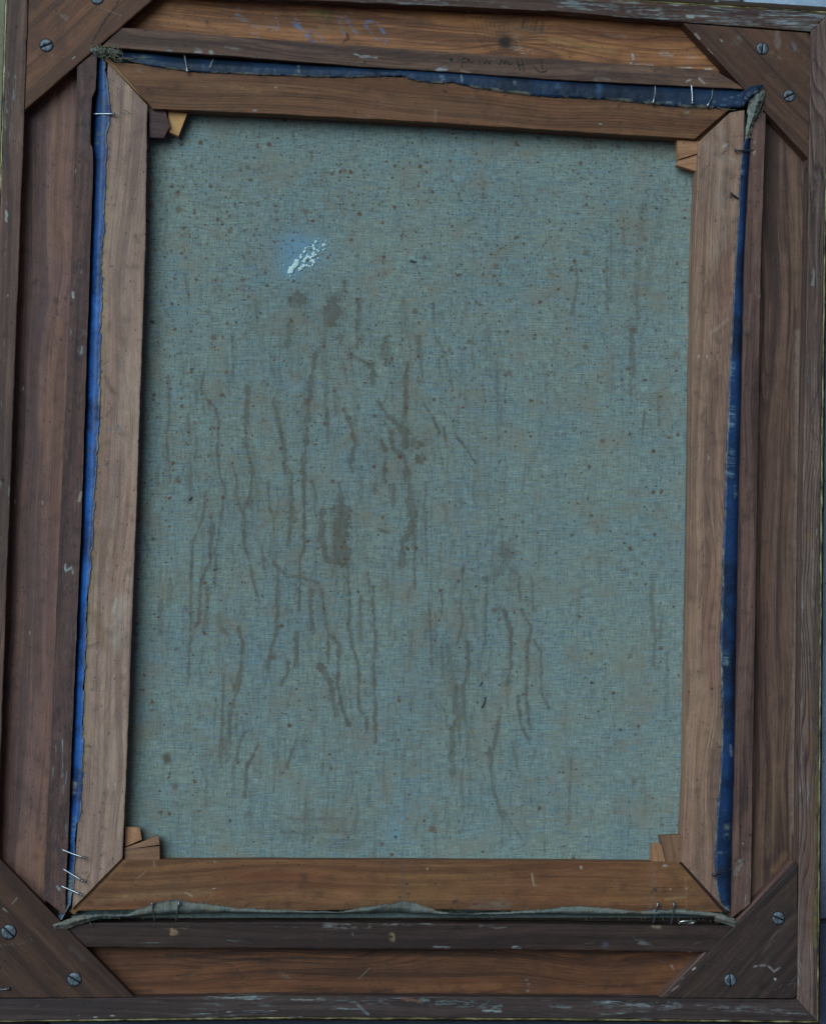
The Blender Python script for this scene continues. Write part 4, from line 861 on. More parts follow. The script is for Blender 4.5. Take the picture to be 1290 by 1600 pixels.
# the linen: a fine sheet carrying its stains
def make_canvas():
    step = 1.75
    A = np.array([(150, 90), (1172, 142)], float); B = np.array([(98, 1434), (1146, 1434)], float)
    nu = int(1030 / step); nv = int(1310 / step)
    u = np.linspace(0, 1, nu); v = np.linspace(0, 1, nv)
    top = A[0] + (A[1] - A[0]) * u[:, None]; bot = B[0] + (B[1] - B[0]) * u[:, None]
    P = (top[:, None] * (1 - v)[None, :, None] + bot[:, None] * v[None, :, None]).reshape(-1, 2)
    X = at(P, Z_CANVAS)
    X[:, 2] += (fbm(P[:, 0] / 150, P[:, 1] / 150, 3, 2) - .5) * .0008
    stain = np.zeros(len(P)); ink = np.zeros(len(P))
    def S(pts, w, a=.8, k=[0]):
        k[0] += 1; q = k[0]
        pts = np.asarray(pts, float)
        if len(pts) == 1: pts = np.r_[pts, pts + .01]
        lo = pts.min(0) - w * 2 - 6; hi = pts.max(0) + w * 2 + 6
        idx = np.nonzero((P[:, 0] > lo[0]) & (P[:, 0] < hi[0]) & (P[:, 1] > lo[1]) & (P[:, 1] < hi[1]))[0]
        if not len(idx): return
        x, y = P[idx, 0], P[idx, 1]
        Q = np.stack([x + (fbm(x / 30 + q, y / 11, q, 2) - .5) * (1.6 + w * .2), y], 1)
        dm = np.full(len(Q), 1e9)
        for a_, b_ in zip(pts[:-1], pts[1:]): dm = np.minimum(dm, seg_dist(Q, a_, b_)[0])
        r = w * .53 * (.30 + 1.25 * fbm(y / 9 + q * 7.3, y * 0 + q, q + 3, 3))
        e = (fbm(x / 5, y / 1.9, q + 40, 3) - .5) * (1.2 + w * .75)      # threads wick sideways
        d = dm + e
        m = np.clip((r + .9 - d) / 1.8, 0, 1); m = m * m * (3 - 2 * m)
        halo = np.clip((r * 1.9 + 1.5 - d) / (r * 1.5 + 1.5), 0, 1) * .30
        if w > 7: m = m * (.88 + .25 * np.clip((d - r * .35) / (r * .55), 0, 1))
        m = np.maximum(m * (.50 + .75 * np.clip(fbm(x / 5, y / 13, q + 70, 3), 0, 1)), halo)
        stain[idx] = np.maximum(stain[idx], m * a)
    D = [([(637,570),(633,593),(635,623),(630,660),(633,697)],8,.9),([(590,627),(607,650),(620,663),(633,677)],7,.8),([(630,675),(650,695)],16,.75),([(610,673),(613,697),(630,713),(637,737)],7,.8),([(657,717)],16,.85),
     ([(663,633),(677,653),(687,677)],4,.9),([(693,670),(697,693)],4,.8),([(710,677),(727,700),(743,723)],3.2,.9),([(680,527),(693,550),(703,587),(707,607)],3.4,.7),([(493,553),(487,587),(482,623),(480,660),(477,700),(473,737)],7.5,.8),
     ([(537,640),(547,660),(555,693),(548,717),(550,737)],6,.8),([(510,637),(512,690)],5,.7),([(432,637),(437,667),(443,693),(445,733)],6,.75),([(597,690),(602,710),(602,737)],6.5,.8),([(607,525),(600,540),(602,567)],11,.7),
     ([(547,553),(577,570),(582,580)],6,.75),([(582,572),(582,597)],9,.75),([(557,467),(560,480),(557,507),(558,543)],6,.7),([(463,464),(464,472)],22,.72),([(520,470),(518,500)],19,.72),([(453,500),(450,540)],9,.65),([(478,455),(474,505)],4,.4),
     ([(540,440),(530,470)],5,.6),([(530,527)],14,.5),([(497,545)],12,.6),([(547,557),(553,583)],4,.65),([(537,567),(543,597)],4,.65),([(652,527),(658,560)],7,.65),([(657,567),(660,597)],4,.6),([(777,567),(777,690)],3,.6),
     ([(630,467),(637,527)],4,.5),([(522,607),(525,647)],4,.6),([(677,473),(678,520)],3,.6),([(455,740),(455,783),(457,807),(450,850)],6,.75),([(455,795),(457,810)],17,.7),([(475,737),(475,857),(468,873),(469,913),(467,953)],5,.85),
     ([(487,753),(493,773),(492,800)],4.5,.75),([(503,800),(502,840),(510,873),(527,880)],9,.75),([(533,790),(533,870)],25,.85),([(530,755),(533,790)],7,.7),([(627,883),(630,847),(643,823),(647,807),(643,783),(637,740)],11,.8),
     ([(640,785),(645,830)],14,.6),([(647,867),(648,920)],4,.8),([(647,823),(647,863)],6,.7),([(613,760),(615,787)],9,.65),([(585,758),(586,768)],8,.55),([(600,740),(602,753)],6,.7),([(590,825),(607,832)],5,.65),
     ([(430,883),(450,900),(473,903),(497,910)],5.5,.7),([(543,873),(545,920),(547,953),(545,980),(553,1020),(560,1040),(560,1107),(572,1120),(573,1140)],5,.8),([(583,917),(582,947),(587,997),(583,1040),(585,1073),(587,1160)],5,.8),
     ([(563,933),(562,1000)],5.5,.7),([(575,893),(577,927)],4,.7),([(503,920),(507,960),(513,993),(512,1037)],5,.75),([(517,993),(530,1007),(528,1073),(533,1100),(545,1133)],6.5,.8),([(500,1040),(517,1067),(520,1093),(527,1117)],8,.8),
     ([(485,920),(488,987)],6.5,.7),([(463,990),(463,1043)],7,.7),([(450,1033),(450,1050),(440,1070)],6,.7),([(433,953),(432,993)],6.5,.7),([(670,940),(675,1040)],3.4,.7),([(690,920),(690,960)],3.4,.7),
     ([(723,887),(720,953),(723,973),(713,1007)],4,.75),([(730,1003),(733,1040),(723,1077),(725,1133)],5.5,.75),([(703,1040)],26,.4),([(713,1073),(710,1133)],8,.7),([(760,903),(758,1007)],4.2,.75),
     ([(787,953),(798,987),(798,1040),(792,1070)],5.5,.8),([(813,953),(830,980),(825,1003),(822,1090),(827,1137)],5,.8),([(833,1000),(845,1017),(845,1080),(857,1107)],4,.75),([(786,858),(794,868)],18,.55),([(802,897)],16,.6),([(790,880),(775,900)],9,.45),
     ([(810,900),(813,937)],4.5,.7),([(830,900),(833,953)],4,.6),([(687,1100),(698,1120),(698,1137)],4,.65),([(783,1107),(777,1137)],4,.65),([(808,1087),(813,1133),(826,1155)],5.5,.75),([(665,800),(667,900)],3.2,.65),
     ([(706,1140),(706,1208)],9,.7),([(716,1100),(718,1158)],6,.65),([(700,1010),(712,1100)],8,.5),([(765,1170),(770,1230),(785,1280)],5.5,.75),([(785,1262),(797,1285),(815,1310)],3.5,.6),([(403,1165),(385,1200),(383,1245)],5.5,.75),([(462,1158),(447,1200)],6,.75),
     ([(378,1150),(370,1190)],4,.65),([(350,1130),(345,1200)],3.6,.6),([(892,1180),(888,1290)],3.2,.65),([(450,1280),(540,1280)],4,.5),([(440,1300),(560,1300)],4,.5),([(478,1250),(475,1320)],4,.6),([(500,1322),(560,1318)],12,.3),([(800,1160),(808,1200)],4,.6),
     ([(780,1120),(765,1200)],5.5,.7),([(722,1120),(740,1150)],5,.5),([(318,582),(314,609),(337,637),(343,664),(340,703),(343,739),(351,766),(348,791),(343,824),(337,862),(337,917)],4,.75),([(332,818),(328,876),(315,909),(310,972)],6.5,.75),
     ([(321,769),(318,807),(302,849),(298,917),(298,1000),(294,1070)],4,.75),([(387,604),(384,692),(395,739)],7,.75),([(395,739),(390,780),(381,796),(381,846),(390,876),(395,904),(405,939)],5,.75),([(362,725),(370,750),(370,777),(379,802)],4,.7),
     ([(392,769),(395,821)],4,.65),([(395,735),(402,765)],3.5,.55),([(420,752),(420,791),(427,807),(427,829)],4,.7),([(428,626),(434,662),(443,692),(445,739)],6.5,.75),([(456,740),(456,780)],4,.6),([(451,830),(450,850)],7,.6),
     ([(293,648),(298,692)],5,.65),([(285,672),(288,690)],4,.5),([(263,587),(265,664),(260,678),(266,752)],4.5,.7),([(299,725),(296,785)],4.5,.65),([(247,725),(247,758)],4,.55),([(251,939),(252,989)],7.5,.6),([(266,905),(263,945)],6,.45),
     ([(324,917),(325,945),(318,986)],6,.65),([(409,849),(412,890)],4,.65),([(434,890),(432,986),(425,1010),(417,1047)],5.5,.7),([(340,964),(346,981),(356,990)],7,.6),([(225,835),(234,862)],4.5,.6),
     ([(373,980),(380,1007),(377,1040),(370,1080),(360,1113),(358,1160)],6,.75),([(350,1053),(347,1133),(343,1183)],4,.7),([(370,1110),(369,1150)],4,.6),([(387,1140),(373,1157),(370,1187)],4,.65),([(360,1060),(366,1080)],5,.5),
     ([(993,447),(997,490),(988,527),(990,587)],6.5,.5),([(985,507),(985,627)],4,.55),([(948,403),(948,487)],3.4,.65),([(897,403),(902,437),(893,493)],4,.6),([(1027,613),(1030,663)],4.5,.5),([(1007,640),(1002,693)],3.4,.6),
     ([(1004,320),(998,400),(990,470)],10,.32),([(1040,320),(1020,380),(1012,450)],9,.28),([(955,350),(953,470)],4,.4),([(972,360),(975,430)],5,.3),([(1050,370),(1040,440)],7,.25),([(1020,900),(1017,933),(1023,1007),(1020,1040)],7,.5),([(1042,1017),(1040,1117)],4.5,.5),
     ([(1035,960),(1030,1000)],6,.4),([(905,920),(903,970)],4,.35),([(690,1010),(692,1060)],4,.5),([(680,960),(682,1030)],3.5,.5),([(740,940),(742,990)],3.5,.5),([(630,358),(628,375)],3.4,.75),([(757,515),(760,560)],3.4,.45),([(850,570),(855,640)],3.4,.4),
     ([(812,280),(815,310)],4,.35),([(754,280),(755,320)],5,.3),([(658,205),(660,225)],4,.5),([(700,203),(702,225)],3.5,.4),([(458,205),(459,225)],3,.5),([(345,458),(346,462)],15,.3),([(290,430),(296,470)],4,.45),([(400,470),(402,500)],5,.45),([(395,480),(400,515)],14,.22)]
    for d in D: S(*d)
    r = np.random.RandomState(5)
    for _ in range(900):                   # many faint, short runs
        x = r.choice([r.uniform(235, 640), r.uniform(235, 1060), r.normal(740, 70), r.normal(460, 110)]); y = r.uniform(470, 1290); l = r.uniform(10, 80)
        a = r.uniform(.12, .46) * (1 if x < 860 else .55)
        pts = [(x, y)]
        for _k in range(4): pts.append((pts[-1][0] + r.normal(0, 1.8), pts[-1][1] + l / 4))
        S(pts, r.choice([1.8, 2.2, 2.8, 3.6, 5.]), a)
    # soft, wide clouds of the stain colour
    cl = np.zeros(len(P))
    for (x, y, rx, ry, a) in ((500, 510, 75, 70, .34), (640, 700, 50, 90, .34), (530, 850, 50, 70, .36), (390, 760, 130, 170, .22), (470, 880, 90, 90, .22), (705, 1060, 60, 90, .32), (780, 900, 60, 50, .26), (500, 1295, 90, 26, .25), (300, 1290, 90, 60, .14), (375, 232, 40, 20, .22), (255, 238, 16, 14, .4), (258, 250, 10, 22, .3), (1010, 380, 60, 110, .14), (560, 300, 60, 60, .08), (250, 700, 40, 400, .08)):
        cl = np.maximum(cl, a * np.exp(-((P[:, 0] - x) / rx) ** 2 - ((P[:, 1] - y) / ry) ** 2))
    cl *= .4 + 1.2 * fbm(P[:, 0] / 14, P[:, 1] / 14, 8, 3)
    stain = np.clip(np.clip(stain * 1.1, 0, 1) + cl * .55 * (1 - stain), 0, 1)
    idx, m = stroke_mask(P, [(261, 1183), (262, 1187)], 13, .5, 2, 4); stain[idx] = np.maximum(stain[idx], m * 1.0)
    # foxing density: thick at the top, thinning downwards
    y = P[:, 1]; x = P[:, 0]
    rust = np.interp(y, [150, 260, 420, 560, 760, 1000, 1340], [.75, 1.0, 1.0, .72, .5, .32, .22])
    rust *= .35 + 1.3 * fbm(x / 70, y / 70, 21, 3)
    rust += .55 * np.exp(-((x - 535) / 55) ** 2 - ((y - 295) / 40) ** 2) + .2 * np.exp(-((x - 320) / 90) ** 2 - ((y - 320) / 110) ** 2)
    blue = np.exp(-(((x - 470) / 38) ** 2) - ((y - 398) / 27) ** 2) + .55 * np.exp(-(((x - 462) / 24) ** 2) - ((y - 378) / 17) ** 2)
    dlt = np.abs((x - 450) * .70 + (y - 425) * .72); al = (x - 450) * .72 - (y - 425) * .70
    blue = np.maximum(blue, 1.0 * np.exp(-(dlt / 17) ** 2) * np.clip((al + 14) / 14, 0, 1) * np.clip((86 - al) / 22, 0, 1))
    for (bx, by, br) in ((626, 1275, 14), (618, 1300, 13), (745, 1297, 8), (724, 1286, 5), (750, 1314, 5), (760, 439, 3), (630, 1220, 6), (918, 1245, 5), (940, 590, 4)):
        b_ = np.exp(-((x - bx) / br) ** 2 - ((y - by) / br) ** 2)
        blue = np.maximum(blue, b_ * np.clip((fbm(x / 4, y / 4, 31, 2) - .42) * 4, 0, 1))
    blue = np.maximum(blue, .16 * np.clip((fbm(x / 45, y / 5, 44, 3) - .55) * 5, 0, 1))
    for (pts, w) in (([(753, 1066), (750, 1072)], 3), ([(758, 1090), (757, 1098), (753, 1106)], 3.2), ([(746, 1098)], 3.5), ([(618, 1308)], 4.5), ([(923, 1066), (925, 1067)], 4), ([(240, 504), (236, 502)], 4), ([(300, 577)], 4), ([(300, 778), (297, 781)], 4), ([(335, 891)], 4), ([(642, 408), (648, 410)], 4.5), ([(793, 518)], 4), ([(969, 1140)], 4)):
        idx, m = stroke_mask(P, pts, w, .4); ink[idx] = np.maximum(ink[idx], m * .85)
    F = grid_faces(nu, nv)[:, ::-1]
    n0 = len(X)
    ring = np.r_[np.arange(0, nu) * nv, (nu - 1) * nv + np.arange(1, nv), np.arange(nu - 2, -1, -1) * nv + nv - 1, np.arange(nv - 2, 0, -1)]
    low = X[ring].copy(); low[:, 2] = Z_MOULD + .0004
    k = np.arange(len(ring)); k2 = np.roll(ring, -1)
    S_ = np.stack([ring, k2, n0 + np.roll(k, -1), n0 + k], 1)
    loops = np.r_[F.ravel(), S_.ravel(), n0 + k]
    counts = np.r_[np.full(len(F) + len(S_), 4), [len(ring)]]
    me = raw_mesh('canvas', np.r_[X, low], loops, counts, np.r_[np.ones(len(F), bool), np.zeros(len(S_) + 1, bool)])
    VX = np.r_[X, low]
    add_attr(me, 'gc', 'FLOAT_VECTOR', np.c_[VX[:, :2], np.zeros(len(VX))])
    col = np.stack([stain, np.clip(rust, 0, 1.4), np.clip(blue, 0, 1), ink], 1)
    add_attr(me, 'mark', 'FLOAT_COLOR', np.r_[col, np.zeros((len(low), 4))])
    return link('canvas', me, M['linen'], paint)
canvas = make_canvas()

# flakes of white paint on the linen
def flakes():
    Z = lambda X, Y: np.array((420 + X / 9.214, 360 + Y / 9.214))
    L = [(310,580,46),(330,545,42),(365,510,36),(400,475,44),(400,440,34),(460,385,26),(463,355,14),(515,305,24),(530,258,17),(570,240,10),(600,238,7),(452,550,26),(470,520,14),(435,578,12),(505,445,30),(525,410,28),(560,380,30),(600,392,26),(632,440,30),(650,465,18),(600,440,14),
         (505,510,28),(545,505,22),(585,515,16),(630,500,15),(640,225,22),(648,255,24),(660,275,18),(700,285,18),(720,300,14),(640,335,30),(640,365,26),(678,350,18),(680,160,20),(672,180,10),(790,210,26),(800,215,16),(713,402,12),(742,240,9),(700,230,7),(825,155,9),(838,212,8),(720,120,8),(790,280,12),(815,262,8),(770,320,7),(735,345,6),(310,655,12),(212,498,9),(228,505,6),(760,150,6),(735,205,6),(770,185,6),(330,600,20),(555,345,10),(610,535,9),(480,490,10)]
    parts = []; r = np.random.RandomState(3)
    for X, Y, R in L:
        n = 13; A = np.linspace(0, 2 * np.pi, n, endpoint=False)
        rr = R / 9.214 * (1 + r.uniform(-.32, .32, n))
        c = Z(X, Y); px = np.c_[c[0] + rr * np.cos(A), c[1] + rr * np.sin(A) * .92]
        pin = np.c_[c[0] + rr * .6 * np.cos(A), c[1] + rr * .6 * np.sin(A) * .92]
        h = .0005 + r.uniform(0, .00025)
        V = np.r_[at(px, Z_CANVAS - .0002), at(px, Z_CANVAS + h * .8), at(pin, Z_CANVAS + h)]
        F = [(j, j + n, (j + 1) % n + n, (j + 1) % n)[::-1][::-1] for j in range(n)]
        F = [(j, (j + 1) % n, (j + 1) % n + n, j + n)[::-1] for j in range(n)] + [(j + n, (j + 1) % n + n, (j + 1) % n + 2 * n, j + 2 * n)[::-1] for j in range(n)] + [tuple(range(2 * n, 3 * n))[::-1]]
        parts.append((V, F))
    o = link('paint_smear', mesh_of('paint_smear', parts), M['white'], canvas)
    o['label'] = 'smear of flaking white paint on the linen'
flakes()

# turned-over edges of the canvas
zt = Z_STR
LIN = (.20, .215, .175)
left_in = [(164,95),(166,112),(171,150),(173,178),(171,196),(168,212),(166,260),(165,290),(164,320),(163,360),(158,400),(160,460),(158,500),(157,560),(156,620),(154,700),(151,740),(147,800),(144,870),(138,920),(135,960),(135,1000),(132,1080),(130,1130),(130,1200),(127,1260),(124,1283),(120,1286),(118,1320),(116,1380),(110,1412),(98,1436)]
left_fold = [(160,93),(160,178),(152,400),(140,800),(130,1000),(124,1200),(115,1320),(109,1412),(94,1438)]
left_low = [(152,88),(148,178),(141,400),(128,800),(119,1000),(110,1200),(105,1320),(100,1412),(88,1441)]
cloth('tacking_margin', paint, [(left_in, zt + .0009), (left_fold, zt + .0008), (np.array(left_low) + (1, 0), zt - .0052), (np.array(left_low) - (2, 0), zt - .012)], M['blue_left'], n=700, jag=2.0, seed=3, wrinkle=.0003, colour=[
    ([(157, 100), (158, 180), (155, 330)], 22, (.012, .040, .115), .75, 1.), ([(150, 360), (147, 420)], 18, (.010, .045, .15), .5, 1.), ([(152, 100), (156, 160)], 9, (.02, .04, .09), .6, .9), ([(158, 165), (160, 240)], 12, (.03, .08, .20), .5, .9), ([(155, 210), (151, 222)], 8, (.16, .17, .13), .8, .8, .42), ([(148, 250), (144, 380)], 5, (.012, .025, .06), .7, .9), ([(152, 560), (150, 580)], 12, (.02, .06, .18), .4, 1), ([(139, 705), (141, 725)], 9, (.16, .17, .12), .6, .8, .5),
    ([(115, 1222), (114, 1236)], 9, (.25, .24, .19), .85, .7, .3), ([(112, 1285), (110, 1315)], 14, (.16, .20, .19), .6, .8, .35), ([(106, 1370), (104, 1400), (96, 1436)], 16, LIN, .9, .7, .25), ([(128, 860), (125, 900)], 6, (.02, .05, .12), .5, .9)])
top_in = [(188,91),(215,98),(240,103),(270,108),(310,113),(430,118),(466,119),(530,121),(600,120),(628,118),(640,123),(650,126),(690,131),(705,128),(740,137),(780,143),(840,150),(870,152),(950,156),(1010,162),(1060,167),(1100,169),(1152,168),(1160,166)]
top_fold = [(186,87),(270,98),(430,106),(640,114),(740,121),(900,135),(1060,146),(1164,153)]
top_low = [(185,82),(233,85),(287,92),(430,100),(563,105),(643,107),(760,114),(900,125),(1060,134),(1166,140)]
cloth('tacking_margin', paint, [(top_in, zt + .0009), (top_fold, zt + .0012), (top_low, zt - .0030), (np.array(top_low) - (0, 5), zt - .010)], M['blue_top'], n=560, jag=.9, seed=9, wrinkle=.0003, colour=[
    ([(210, 88), (240, 92)], 5, (.2, .2, .16), .6, .9, .4), ([(466, 103), (468, 118)], 3.5, (.34, .34, .28), .8, .7, .35), ([(331, 96), (328, 105)], 2.5, (.4, .38, .32), .9), ([(690, 108), (691, 131)], 7, (.16, .24, .32), .7, .9, .38), ([(720, 112), (721, 128)], 2.5, (.22, .28, .34), .8), ([(803, 128), (806, 130)], 4, (.3, .34, .36), .8, .7, .3),
    ([(870, 130), (872, 148)], 7, (.08, .15, .26), .6, .9, .36), ([(935, 130), (935, 154)], 7, (.05, .11, .22), .6, .9), ([(1000, 146), (1012, 160)], 5, (.26, .30, .31), .7, .8, .42), ([(1040, 160), (1060, 164)], 5, (.26, .28, .28), .7, .8, .4), ([(1112, 160), (1158, 148)], 1.6, (.10, .17, .28), .7), ([(1120, 166), (1160, 158)], 1.6, (.10, .17, .28), .7), ([(600, 116), (630, 112)], 5, (.10, .18, .28), .6, .9, .4)])
right_in = [(1166,214),(1160,228),(1156,260),(1154,300),(1153,330),(1149,400),(1146,450),(1142,520),(1138,600),(1137,650),(1134,700),(1132,740),(1131,800),(1128,860),(1126,950),(1124,1000),(1127,1100),(1127,1150),(1125,1200),(1120,1260),(1117,1300),(1115,1350),(1117,1380),(1121,1400),(1132,1421)]
right_fold = [(1169,214),(1165,260),(1158,400),(1150,740),(1146,900),(1142,1150),(1136,1300),(1136,1380),(1139,1424)]
right_low = [(1172,216),(1170,260),(1162,400),(1155,740),(1152,900),(1148,1150),(1144,1300),(1143,1380),(1142,1428)]
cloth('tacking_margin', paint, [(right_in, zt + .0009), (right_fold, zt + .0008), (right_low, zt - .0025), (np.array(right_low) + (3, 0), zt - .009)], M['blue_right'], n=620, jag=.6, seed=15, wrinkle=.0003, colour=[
    ([(1160, 258), (1158, 268)], 8, (.20, .24, .24), .8, .8, .38), ([(1145, 568), (1143, 592)], 8, (.12, .22, .32), .75, .8, .36), ([(1143, 640), (1141, 668)], 10, (.22, .30, .34), .8, .8, .4), ([(1141, 708), (1140, 740)], 11, (.16, .26, .34), .75, .8, .4), ([(1148, 755), (1148, 775)], 5, (.2, .26, .26), .6, .8, .4), ([(1134, 1018), (1133, 1036)], 8, (.20, .26, .28), .8, .8, .38),
    ([(1140, 1165), (1142, 1180)], 4, (.26, .32, .34), .8, .7, .3), ([(1136, 1290), (1135, 1308)], 8, (.22, .27, .22), .75, .8, .38), ([(1122, 1332), (1138, 1334)], 4, (.16, .24, .32), .6, .8, .38), ([(1135, 1418), (1140, 1428)], 8, LIN, .8, .8, .3), ([(1155, 230), (1158, 246)], 6, (.012, .02, .04), .6, .9)])
bot_in = [(112,1430),(150,1429),(200,1428),(215,1421),(238,1413),(260,1407),(285,1406),(310,1410),(360,1418),(420,1421),(500,1424),(540,1423),(590,1414),(625,1408),(640,1408),(660,1415),(690,1425),(740,1427),(800,1424),(850,1421),(870,1418),(900,1416),(940,1418),(990,1424),(1020,1422),(1060,1421),(1100,1424),(1125,1428),(1146,1434)]
bot_fold = [(112,1436),(150,1433),(200,1432),(240,1425),(285,1420),(420,1426),(540,1426),(625,1418),(690,1429),(740,1430),(800,1428),(900,1424),(990,1428),(1060,1427),(1125,1433),(1147,1438)]
bot_low = [(112,1444),(150,1437),(200,1437),(240,1433),(285,1431),(420,1430),(540,1431),(625,1430),(690,1433),(740,1433),(800,1431),(900,1433),(990,1434),(1060,1434),(1125,1438),(1142,1444)]
cloth('tacking_margin', paint, [(bot_in, zt + .0010), (bot_fold, zt + .0017), (np.array(bot_low) - (0, 2.5), zt - .0040), (np.array(bot_low) - (0, 9), zt - .011)], M['linen_edge'], n=700, jag=1.5, seed=27, wrinkle=.0015, wl=17, thick=.0007, colour=[
    ([(240, 1415), (320, 1420)], 5, (.14, .16, .15), .5, .9, .4), ([(310, 1418), (316, 1424)], 5, (.03, .035, .04), .8, .8, .35), ([(580, 1424), (626, 1410)], 5, (.07, .085, .08), .7, .9), ([(440, 1426), (560, 1429)], 3, (.09, .10, .09), .6, .9), ([(584, 1428), (592, 1430)], 4, (.04, .045, .05), .7), ([(628, 1410), (627, 1428)], 3, (.10, .08, .06), .6), ([(700, 1428), (760, 1429)], 4, (.012, .013, .014), .85, .7),
    ([(860, 1428), (970, 1430)], 4, (.11, .12, .10), .5, .9), ([(980, 1427), (1000, 1427)], 3, (.02, .02, .02), .85), ([(1040, 1428), (1120, 1432)], 3, (.07, .08, .07), .6, .9)])
# folded corner of cloth standing up at the upper right
cloth('folded_corner', paint, [([(1168,150),(1167,170),(1167,185),(1164,205),(1163,217)], zt + .0012), ([(1180,142),(1182,158),(1178,175),(1170,200),(1165,217)], [zt + .0075, zt + .008, zt + .006, zt + .004, zt + .0015]),
      ([(1192,134),(1196,147),(1189,167),(1179,188),(1168,218)], [zt + .005, zt + .0045, zt + .003, zt + .002, zt + .0005])], M['linen_edge'], n=110, sub=9, jag=1.6, seed=41, wrinkle=.0018, wl=6, thick=.001, colour=[
      ([(1190, 136), (1196, 148), (1188, 168), (1172, 206)], 4, (.30, .28, .20), .7, .8, .35), ([(1172, 160), (1180, 190)], 8, (.13, .12, .085), .5, .9, .35), ([(1170, 175), (1167, 200)], 4, (.28, .32, .30), .6, .9)])
cloth('folded_corner', paint, [([(1160,167),(1165,160),(1170,152),(1178,146),(1192,135)], [zt + .003, zt + .005, zt + .0075, zt + .0088, zt + .0065]), ([(1158,156),(1164,148),(1172,142),(1180,139),(1191,133)], [zt + .0035, zt + .006, zt + .008, zt + .0085, zt + .0065]),
      ([(1156,144),(1164,140),(1171,135),(1180,134),(1190,132)], [zt + .001, zt + .002, zt + .004, zt + .005, zt + .005])], M['blue_top'], n=90, sub=8, jag=1.0, seed=43, wrinkle=.0014, wl=6, thick=.001)
# tongue of cloth curling over the lower left corner
cloth('folded_corner', paint, [([(84,1444),(100,1439),(120,1433),(150,1429),(176,1428)], [zt + .004, zt + .005, zt + .005, zt + .004, zt + .001]), ([(82,1447),(102,1444),(124,1438),(152,1432),(182,1431)], [zt + .0065, zt + .0085, zt + .008, zt + .006, zt + .003]),
      ([(86,1451),(106,1451),(124,1444),(154,1436),(188,1435)], [zt + .004, zt + .0045, zt + .004, zt + .002, zt - .001])], M['linen_edge'], n=110, sub=8, jag=1.0, seed=47, wrinkle=.0016, wl=8, thick=.001, colour=[([(84, 1447), (110, 1446)], 4, (.34, .33, .26), .6, .9, .3), ([(140, 1434), (170, 1431)], 3, (.06, .07, .06), .6)])
cloth('folded_corner', paint, [([(1118,1428),(1132,1431),(1146,1438)], [zt + .002, zt + .004, zt + .003]), ([(1116,1433),(1132,1438),(1149,1441)], [zt + .0035, zt + .0055, zt + .004]), ([(1116,1438),(1134,1444),(1146,1448)], [zt + .001, zt + .001, zt + .001])], M['linen_edge'], n=40, sub=5, jag=.7, seed=51, wrinkle=.0009, wl=7, thick=.001)

# frayed threads
def threads(name, n, x0, x1, y0, y1, L, seed, r=.00022, z0=.001, z1=.005):
    rr = np.random.RandomState(seed); parts = []
    for _ in range(n):
        p = np.array([rr.uniform(x0, x1), rr.uniform(y0, y1)]); a = rr.uniform(0, 2 * np.pi) if rr.rand() < .4 else rr.normal(0, .5)
        pts = []; z = zt + rr.uniform(z0, z1)
        for k in range(9):
            pts.append(at([p], z)[0]); a += rr.normal(0, .5); p = p + L / 8 * np.array([math.cos(a), math.sin(a)]); z = max(zt + .0008, z + rr.normal(0, .0006))
        parts.append(tube_verts(pts, r * rr.uniform(.6, 1.3), 5))
    return link(name, mesh_of(name, parts), M['thread'], paint)
threads('frayed_threads', 34, 146, 190, 76, 86, 15, 11, z0=.0035, z1=.0062)['kind'] = 'stuff'
cloth('folded_corner', paint, [([(141,77),(150,73),(162,76),(176,75),(192,80)], zt + .003), ([(142,80),(157,80),(172,80),(191,83)], zt + .0042), ([(146,86),(156,90),(166,85),(176,89),(190,87)], zt + .0012)], M['linen_edge'], n=90, sub=6, jag=2.6, seed=61, wrinkle=.0022, wl=5, thick=.001, colour=[([(145, 82), (165, 84)], 5, (.05, .07, .09), .7, .8, .4), ([(170, 80), (186, 82)], 4, (.08, .11, .13), .6, .8, .4)])
parts = []
for pts in ([(178,84),(186,90),(200,92),(214,91)], [(176,86),(180,95),(188,97),(194,90)], [(183,84),(188,94),(192,97)], [(170,84),(176,90),(184,93),(204,90)], [(158,86),(165,90),(172,88),(178,94)], [(188,174),(196,172),(204,178)], [(136,1010),(146,1006),(154,1003)], [(142,1062),(147,1063),(146,1074),(142,1078)],
            [(132,1165),(138,1164),(142,1167)], [(1116,1162),(1120,1167),(1126,1165)], [(140,1438),(142,1444),(146,1449)], [(1120,168),(1135,171),(1150,172)], [(1171,213),(1173,216),(1175,219)], [(60+1110,190),(1176,191)], [(334,92),(330,98),(331,106)], [(1108,1244),(1118,1247),(1122,1252)], [(1114,1294),(1121,1299)]):
    p = resample(pts, 9); zz = zt + .0012 + .002 * np.sin(np.linspace(0, np.pi, 9))
    parts.append(tube_verts(at(p, zz), .00022, 5))
link('loose_threads', mesh_of('loose_threads', parts), M['thread'], paint)['kind'] = 'stuff'

